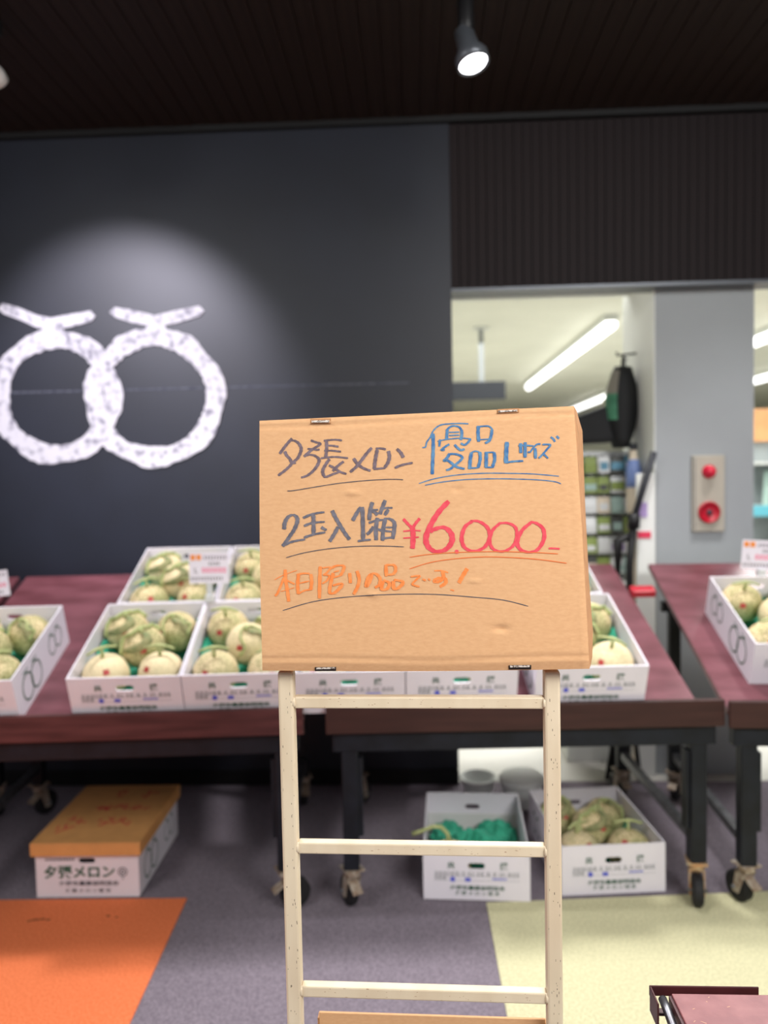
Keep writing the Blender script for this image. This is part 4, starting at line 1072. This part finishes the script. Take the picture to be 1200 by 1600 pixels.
# --- handwriting: strokes laid on the board as thin ribbons
def catmull(pts, n=6):
    if len(pts) < 3: 
        a, b = pts; return [(a[0] + (b[0] - a[0]) * k / 4, a[1] + (b[1] - a[1]) * k / 4) for k in range(5)]
    out = []; P_ = [pts[0]] + list(pts) + [pts[-1]]
    for i in range(1, len(P_) - 2):
        p0, p1, p2, p3 = P_[i - 1:i + 3]
        for k in range(n):
            t = k / n
            out.append(tuple(0.5 * (2 * p1[c] + (p2[c] - p0[c]) * t + (2 * p0[c] - 5 * p1[c] + 4 * p2[c] - p3[c]) * t * t + (3 * p1[c] - p0[c] - 3 * p2[c] + p3[c]) * t ** 3) for c in (0, 1)))
    out.append(pts[-1]); return out
lay = [0]
def stroke(mb, pts, lo, hi, smooth=True):
    lay[0] += 1; off = 0.0005 + 0.000012 * (lay[0] % 40)
    c = catmull(pts) if smooth else catmull(pts, 2)
    L_ = []; n = len(c)
    for i in range(n):
        a = c[max(0, i - 1)]; b = c[min(n - 1, i + 1)]; dx_, dy_ = b[0] - a[0], b[1] - a[1]; l = math.hypot(dx_, dy_) or 1
        sn_ = abs(dy_ / l); w_ = (lo + (hi - lo) * sn_) * (1 + 0.10 * math.sin(i * 1.7 + lay[0]))
        if i in (0, n - 1): w_ *= 0.8
        nx, ny = -dy_ / l * w_ / 2, dx_ / l * w_ / 2
        L_.append(((c[i][0] + nx, c[i][1] + ny), (c[i][0] - nx, c[i][1] - ny)))
    vs = []
    for (p, q) in L_: vs += [fwd(p[0], p[1], off), fwd(q[0], q[1], off)]
    mb.add(vs, [(2 * i, 2 * i + 1, 2 * i + 3, 2 * i + 2) for i in range(n - 1)])
def write(name, m, ox, oy, sc_, strokes, lo, hi, label=None):
    mb = MB()
    for s in strokes:
        l_, h_ = lo, hi
        if isinstance(s[0], (int, float)): l_, h_ = s[0], s[1]; s = s[2]
        stroke(mb, [(ox + x / sc_, oy + y / sc_) for x, y in s], l_, h_)
    o = mb.build(name, m, fr)
    if label: o['label'] = label
    return o
write('handwriting', 'ink_purple', 425, 680, 10, [
    [(315, 50), (240, 130), (175, 215), (120, 290)], [(290, 85), (350, 85), (415, 125), (455, 200), (445, 270), (400, 360), (330, 420), (270, 490), (190, 560), (95, 630)],
    [(200, 250), (225, 310), (280, 370), (310, 430), (375, 435)],
    [(605, 80), (690, 110), (750, 130), (715, 170), (640, 215), (560, 280), (500, 335)], [(555, 212), (640, 215), (700, 228), (745, 222)],
    [(500, 330), (580, 305), (670, 320), (735, 380), (710, 470), (640, 560), (550, 630), (455, 662)],
    [(810, 85), (900, 75), (1000, 70), (1095, 82)], [(4.5, 6, [(850, 90), (855, 200), (840, 345)])], [(880, 160), (960, 165), (1040, 180)], [(815, 242), (930, 240), (1020, 250), (1080, 256)],
    [(760, 360), (880, 345), (1000, 338), (1190, 358)], [(900, 370), (850, 440), (800, 530), (795, 590), (830, 650), (900, 630), (960, 605), (1040, 580)],
    [(1120, 410), (1040, 470), (950, 560)], [(890, 470), (970, 510), (1060, 570), (1165, 605)]] if False else [
    [(315, 50), (240, 130), (175, 215), (120, 290)], [(290, 85), (350, 85), (415, 125), (455, 200), (445, 270), (400, 360), (330, 420), (270, 490), (190, 560), (95, 630)],
    [(200, 250), (225, 310), (280, 370), (310, 430), (375, 435)],
    [(605, 80), (690, 110), (750, 130), (715, 170), (640, 215), (560, 280), (500, 335)], [(555, 212), (640, 215), (700, 228), (745, 222)],
    [(500, 330), (580, 305), (670, 320), (735, 380), (710, 470), (640, 560), (550, 630), (455, 662)],
    [(810, 85), (900, 75), (1000, 70), (1095, 82)], [(850, 90), (855, 200), (840, 345)], [(880, 160), (960, 165), (1040, 180)], [(815, 242), (930, 240), (1020, 250), (1080, 256)],
    [(760, 360), (880, 345), (1000, 338), (1190, 358)], [(900, 370), (850, 440), (800, 530), (795, 590), (830, 650), (900, 630), (960, 605), (1040, 580)],
    [(1120, 410), (1040, 470), (950, 560)], [(890, 470), (970, 510), (1060, 570), (1165, 605)]], 2.6, 5.2, 'grey-brown marker characters at upper left')
write('handwriting', 'ink_purple', 535, 680, 10, [
    [(460, 195), (380, 285), (300, 390), (220, 490), (120, 575)], [(175, 360), (230, 440), (320, 510), (440, 555)],
    [(545, 225), (525, 330), (508, 430), (500, 530)], [(520, 208), (600, 205), (680, 220)], [(720, 245), (735, 340), (710, 430), (660, 505)], [(490, 530), (580, 520), (670, 512)],
    [(850, 212), (910, 270), (955, 350)], [(820, 510), (930, 465), (1100, 430)]], 2.8, 5.6, 'grey-brown marker characters left of the blue ones')
write('underline', 'ink_thin', 400, 620, 4, [[(195, 588), (240, 585), (360, 565), (520, 540), (700, 522), (850, 515), (920, 518)], [(188, 1005), (300, 975), (450, 950), (620, 935), (780, 932), (925, 937)]], 1.1, 1.1)
write('handwriting', 'ink_grey', 430, 775, 10, [
    [(140, 520), (150, 420), (200, 330), (275, 295), (335, 330), (345, 400), (300, 520), (240, 610), (180, 700), (115, 785)], [(115, 780), (230, 725), (350, 695), (470, 678)],
    [(435, 342), (560, 290), (680, 262), (770, 252)], [(450, 468), (560, 425), (680, 408), (775, 403)], [(597, 295), (600, 400), (600, 590)], [(450, 650), (600, 600), (785, 566)], [(720, 485), (765, 515), (805, 530)],
    [(890, 225), (940, 330), (1010, 450), (1090, 580), (1165, 680)], [(985, 480), (920, 600), (850, 710)]], 2.6, 6.4, 'dark grey marker characters, second line')
write('handwriting', 'ink_grey', 540, 775, 10, [
    [(240, 175), (180, 260), (110, 385)], [(262, 170), (270, 400), (275, 690)], [(190, 705), (290, 690), (395, 682)],
    [(420, 95), (385, 230), (370, 375)], [(400, 240), (460, 255), (500, 300)], [(410, 215), (510, 215)], [(620, 65), (575, 180), (535, 285)], [(580, 195), (660, 185), (735, 185)], [(670, 210), (610, 300)],
    [(360, 420), (480, 385), (600, 370)], [(500, 340), (475, 500), (478, 690)], [(440, 480), (380, 560), (330, 600)], [(480, 510), (560, 540)],
    [(625, 350), (590, 500), (578, 700)], [(600, 355), (680, 355), (750, 400), (765, 480), (735, 670)], [(620, 490), (740, 490)], [(610, 545), (715, 555)], [(600, 660), (730, 645)]], 2.8, 6.4, 'dark grey marker characters beside the red price')
write('handwriting', 'ink_orange', 425, 875, 10, [
    (1.2, 1.4, [(40, 310), (180, 235), (390, 160)]), [(205, 150), (215, 320), (240, 480), (262, 650)], (3, 4, [(190, 270), (130, 420), (80, 530), (45, 560)]), (2.5, 3, [(235, 320), (300, 350), (355, 378)]), (1.4, 1.6, [(140, 492), (350, 430)]),
    [(415, 240), (400, 380), (412, 530)], [(385, 235), (480, 210), (590, 212)], [(605, 220), (620, 330), (605, 470)], (2, 2.4, [(420, 365), (580, 330)]), (2.4, 3, [(410, 530), (500, 480), (620, 460)]),
    [(755, 100), (745, 330), (740, 600)], (2, 3.5, [(790, 125), (910, 115), (860, 195), (800, 235)]), (2, 3.5, [(800, 235), (895, 245), (860, 320), (785, 370)]),
    (2.6, 5, [(920, 130), (1010, 90), (1120, 95), (1110, 170), (1070, 240)]), (2, 2, [(970, 190), (1050, 165)]), (2.4, 2.4, [(960, 275), (1080, 240)]), (3, 5.4, [(960, 200), (920, 350), (900, 500), (960, 520), (1030, 470), (1100, 400)]), (3, 4, [(950, 400), (1060, 370), (1100, 385), (1040, 440)])], 2.6, 5.4, 'orange marker characters, third line left')
write('handwriting', 'ink_orange', 535, 870, 5.714, [
    [(65, 145), (72, 235)], [(130, 125), (150, 200), (135, 270), (100, 335)],
    [(265, 150), (245, 220), (215, 265), (215, 230), (240, 170), (290, 150), (335, 190), (330, 250), (290, 275)],
    [(388, 70), (392, 175)], (3, 5, [(385, 75), (460, 75), (475, 120), (450, 155), (395, 160)]), (3, 5.5, [(365, 215), (350, 290), (400, 285), (420, 235), (365, 210)]), (3, 6, [(455, 215), (460, 285), (505, 275), (540, 225), (460, 205)]),
    (2.5, 3.5, [(610, 178), (690, 170), (660, 205), (625, 245), (690, 268)]), (3, 3, [(715, 200), (745, 212)]), (2.5, 2.5, [(765, 195), (785, 210)]),
    (2.2, 2.4, [(820, 125), (890, 125), (945, 142)]), (3.5, 6, [(895, 130), (900, 190), (850, 225), (820, 215), (860, 190), (915, 195), (920, 235), (870, 268)]), (6, 6.5, [(1115, 105), (1075, 170), (1040, 235)]), (2, 2, [(965, 293), (998, 303)])], 3, 5.4, 'orange marker characters and exclamation mark')
write('underline', 'ink_thin', 400, 840, 2.222, [[(93, 253), (200, 222), (330, 205), (480, 197), (620, 197), (760, 207), (860, 217), (945, 238)]], 1.2, 1.2)
write('handwriting', 'ink_blue', 655, 655, 9.23, [
    (2, 2.4, [(45, 408), (90, 400), (110, 330), (160, 260), (185, 200), (235, 130), (320, 80), (450, 65), (600, 60), (710, 66)]), (3, 5.4, [(200, 205), (203, 400), (195, 600), (188, 795)]),
    [(405, 150), (400, 220), (395, 295)], (2.6, 3.6, [(390, 165), (440, 115), (500, 95), (570, 110), (610, 150)]), [(610, 150), (615, 220), (600, 300)], (2.2, 2.2, [(430, 190), (580, 185)]), (2.2, 2.2, [(430, 235), (580, 228)]),
    (2, 2.4, [(265, 318), (400, 290), (600, 272), (750, 285)]), (3, 3.6, [(300, 290), (290, 395)]), (3, 4, [(740, 285), (700, 340), (650, 370), (600, 345)]),
    (3, 3.6, [(435, 360), (370, 400), (320, 445), (370, 440)]), (3.4, 4.2, [(510, 365), (550, 410), (600, 445), (655, 430)]),
    (3, 5, [(440, 495), (400, 560), (360, 600), (420, 600), (500, 660), (560, 695), (655, 715)]), (3, 4.4, [(440, 500), (540, 505), (620, 545), (590, 600), (510, 665), (450, 715), (390, 735)]),
    (3, 5.4, [(855, 95), (850, 200), (860, 325)]), (2.4, 2.4, [(870, 105), (1000, 100), (1060, 150)]), (3, 4.8, [(1050, 150), (1040, 230), (1010, 310), (950, 345)]), (2, 2, [(870, 295), (1020, 285)]),
    (3, 5.6, [(755, 480), (735, 600), (730, 720)]), (2.4, 2.4, [(745, 485), (810, 460), (870, 475)]), (3, 5, [(875, 470), (880, 580), (850, 700)]), (2.4, 2.4, [(730, 705), (850, 700)]),
    (3, 5.6, [(970, 475), (968, 580), (965, 695)]), (2.4, 2.4, [(945, 480), (1080, 475)]), (3, 5, [(1080, 475), (1090, 580), (1060, 680)]), (2.4, 2.4, [(950, 695), (1080, 690)])], 2.6, 4.8, 'blue marker characters at upper right')
write('handwriting', 'ink_blue', 770, 660, 9.23, [
    (3, 6.6, [(205, 280), (195, 430), (190, 590)]), (3, 3, [(190, 580), (300, 562), (440, 555)]), (2.4, 2.4, [(370, 335), (470, 330), (590, 340)]), (3, 5.4, [(403, 300), (405, 440)]), (3, 5.4, [(468, 285), (465, 505)]),
    (2.6, 2.8, [(690, 312), (640, 315), (590, 360), (540, 425), (505, 425)]), (3, 5, [(612, 370), (618, 520)]), (2.6, 3.4, [(715, 318), (830, 322), (780, 390), (720, 460), (665, 515)]), (2.6, 3, [(730, 450), (800, 518)]),
    (3, 3.6, [(835, 210), (870, 235), (898, 280)]), (3, 4, [(920, 195), (955, 235)])], 2.6, 4.8, 'blue marker letter L and small size characters')
write('underline', 'ink_blue', 620, 620, 3.75, [(1.5, 1.5, [(130, 508), (220, 480), (350, 458), (500, 448), (650, 448), (800, 452), (950, 465)]), (1.5, 1.5, [(165, 518), (260, 500), (400, 485), (560, 480), (720, 482), (850, 488), (930, 498), (962, 510)])], 1.6, 1.6)
write('price_writing', 'ink_red', 620, 620, 3.75, [
    (4, 5, [(38, 715), (65, 745), (92, 770)]), (4, 5, [(135, 712), (112, 740), (92, 770)]), (5, 8, [(92, 765), (96, 820), (92, 890)]), (2.4, 2.4, [(38, 788), (90, 783), (140, 785)]), (2.4, 2.4, [(38, 828), (130, 822)]),
    (5, 9, [(305, 612), (250, 670), (205, 740), (172, 820), (182, 875), (225, 905), (285, 895), (322, 850), (318, 800), (275, 765), (215, 778), (195, 790)]), (6, 6, [(340, 908), (362, 908)]),
    (3.4, 6.4, [(445, 728), (400, 762), (380, 830), (400, 885), (455, 903), (515, 880), (545, 820), (530, 765), (480, 730), (430, 728)]),
    (3.4, 5.4, [(600, 745), (560, 785), (545, 850), (570, 895), (625, 905), (680, 875), (703, 820), (695, 765), (650, 740), (595, 742)]),
    (3.4, 6.4, [(785, 738), (735, 782), (707, 845), (720, 890), (770, 910), (825, 895), (862, 835), (858, 775), (820, 742), (782, 733)]), (3, 3, [(890, 888), (920, 888), (955, 891)])], 3.6, 6, 'red marker price reading yen 6,000')
write('underline', 'ink_thin_orange', 620, 620, 3.75, [[(75, 940), (200, 922), (400, 910), (600, 907), (800, 912), (945, 920)], [(75, 1008), (200, 970), (350, 948), (520, 938), (700, 943), (850, 955), (995, 975)]], 1.3, 1.3)

# ------------------------------------------------------------------ plain cardboard box standing behind the rack foot
n2 = lad_n
cb_p = lad_p - lad_n * 0.03
a = PP(495, 1582, cb_p, n2); b = PP(856, 1598, cb_p, n2)
Wc = (b - a).dot(lad_u); c = (a + b) / 2
Mc = Matrix.Translation((c.x, c.y, 0.0)) @ Matrix.Rotation(LA, 4, 'Z')
cb = empty('cardboard_box', Mc); tag(cb, 'flattened kraft cardboard box standing low behind the cream rack, mostly below frame', 'cardboard')
MB().box(-Wc / 2, Wc / 2, 0.004, 0.022, 0.0, a.z - 0.012).build('box_body', 'kraft', cb, bevel=0.002)
vs = [Vector((-Wc / 2, 0, a.z - .12)), Vector((Wc / 2, 0, a.z - .12)), Vector((Wc / 2, .004, a.z - .12)), Vector((-Wc / 2, .004, a.z - .12)),
      Vector((-Wc / 2 + .004, 0, a.z)), Vector((Wc / 2 - .004, 0, a.z)), Vector((Wc / 2 - .004, .004, a.z)), Vector((-Wc / 2 + .004, .004, a.z))]
MB().hexa(vs).build('front_flap', 'kraft', cb, bevel=0.001)

# ------------------------------------------------------------------ near maroon cart at lower right
CZ = 0.70
k0 = P(1049, 1552, z=CZ); k1 = P(1072, 1600, z=CZ)
ed = (k1 - k0); ed.z = 0; ed.normalize(); ang = math.atan2(ed.y, ed.x) + R(90)
Mk = Matrix.Translation((k0.x, k0.y, 0)) @ Matrix.Rotation(ang, 4, 'Z')
ct = empty('display_cart', Mk); tag(ct, 'scuffed maroon cart top with back rail, lower right corner nearest camera', 'cart')
MB().box(0.0, 0.9, -0.6, 0.0, CZ - 0.02, CZ).build('cart_top', 'maroon_cart', ct, bevel=0.0015)
s = MB(); q = random.Random(8)
for k in range(9):
    x = q.uniform(.01, .2); y = q.uniform(-.08, -.005); l_ = q.uniform(.0015, .008); MQ = Matrix.Translation((x, y, CZ)) @ Matrix.Rotation(q.uniform(-1, 1), 4, 'Z')
    s.box(-l_ / 2, l_ / 2, -.00022, .00022, -.0002, .0002, MQ)
s.build('scuffs', 'crease_light', ct)['kind'] = 'stuff'
# rail behind the board: U-shaped strip with rounded ends
mb = MB(); w0, w1 = -0.030, 0.135
mb.box(w0, w1, 0.010, 0.013, CZ - 0.012, CZ + 0.004); mb.box(w0, w0 + 0.003, -0.03, 0.010, CZ - 0.035, CZ + 0.004)
mb.box(w0 + .003, w1 - .004, -0.004, 0.010, CZ - 0.034, CZ - 0.03)
mb.build('back_rail', 'maroon_metal', ct, bevel=0.0012)
MB().tube([(-0.012, 0.004, CZ - 0.012), (-0.012, -0.02, CZ - 0.014), (-0.012, -0.10, CZ - 0.03), (-0.012, -0.6, CZ - 0.12)], 0.0065, 12).build('side_tube', 'grey_steel', ct, True)
MB().box(-0.004, 0.0, -0.6, -0.0, CZ - 0.03, CZ - 0.004).build('edge_strip', 'maroon_metal', ct)
for x in (0.03, 0.85):
    for y in (-0.56, -0.04):
        MB().box(x - .02, x + .02, y - .02, y + .02, 0.145, CZ - 0.02).build('leg', 'black_steel', ct, bevel=0.002); caster(ct, x, y, 'caster_metal', R(20))
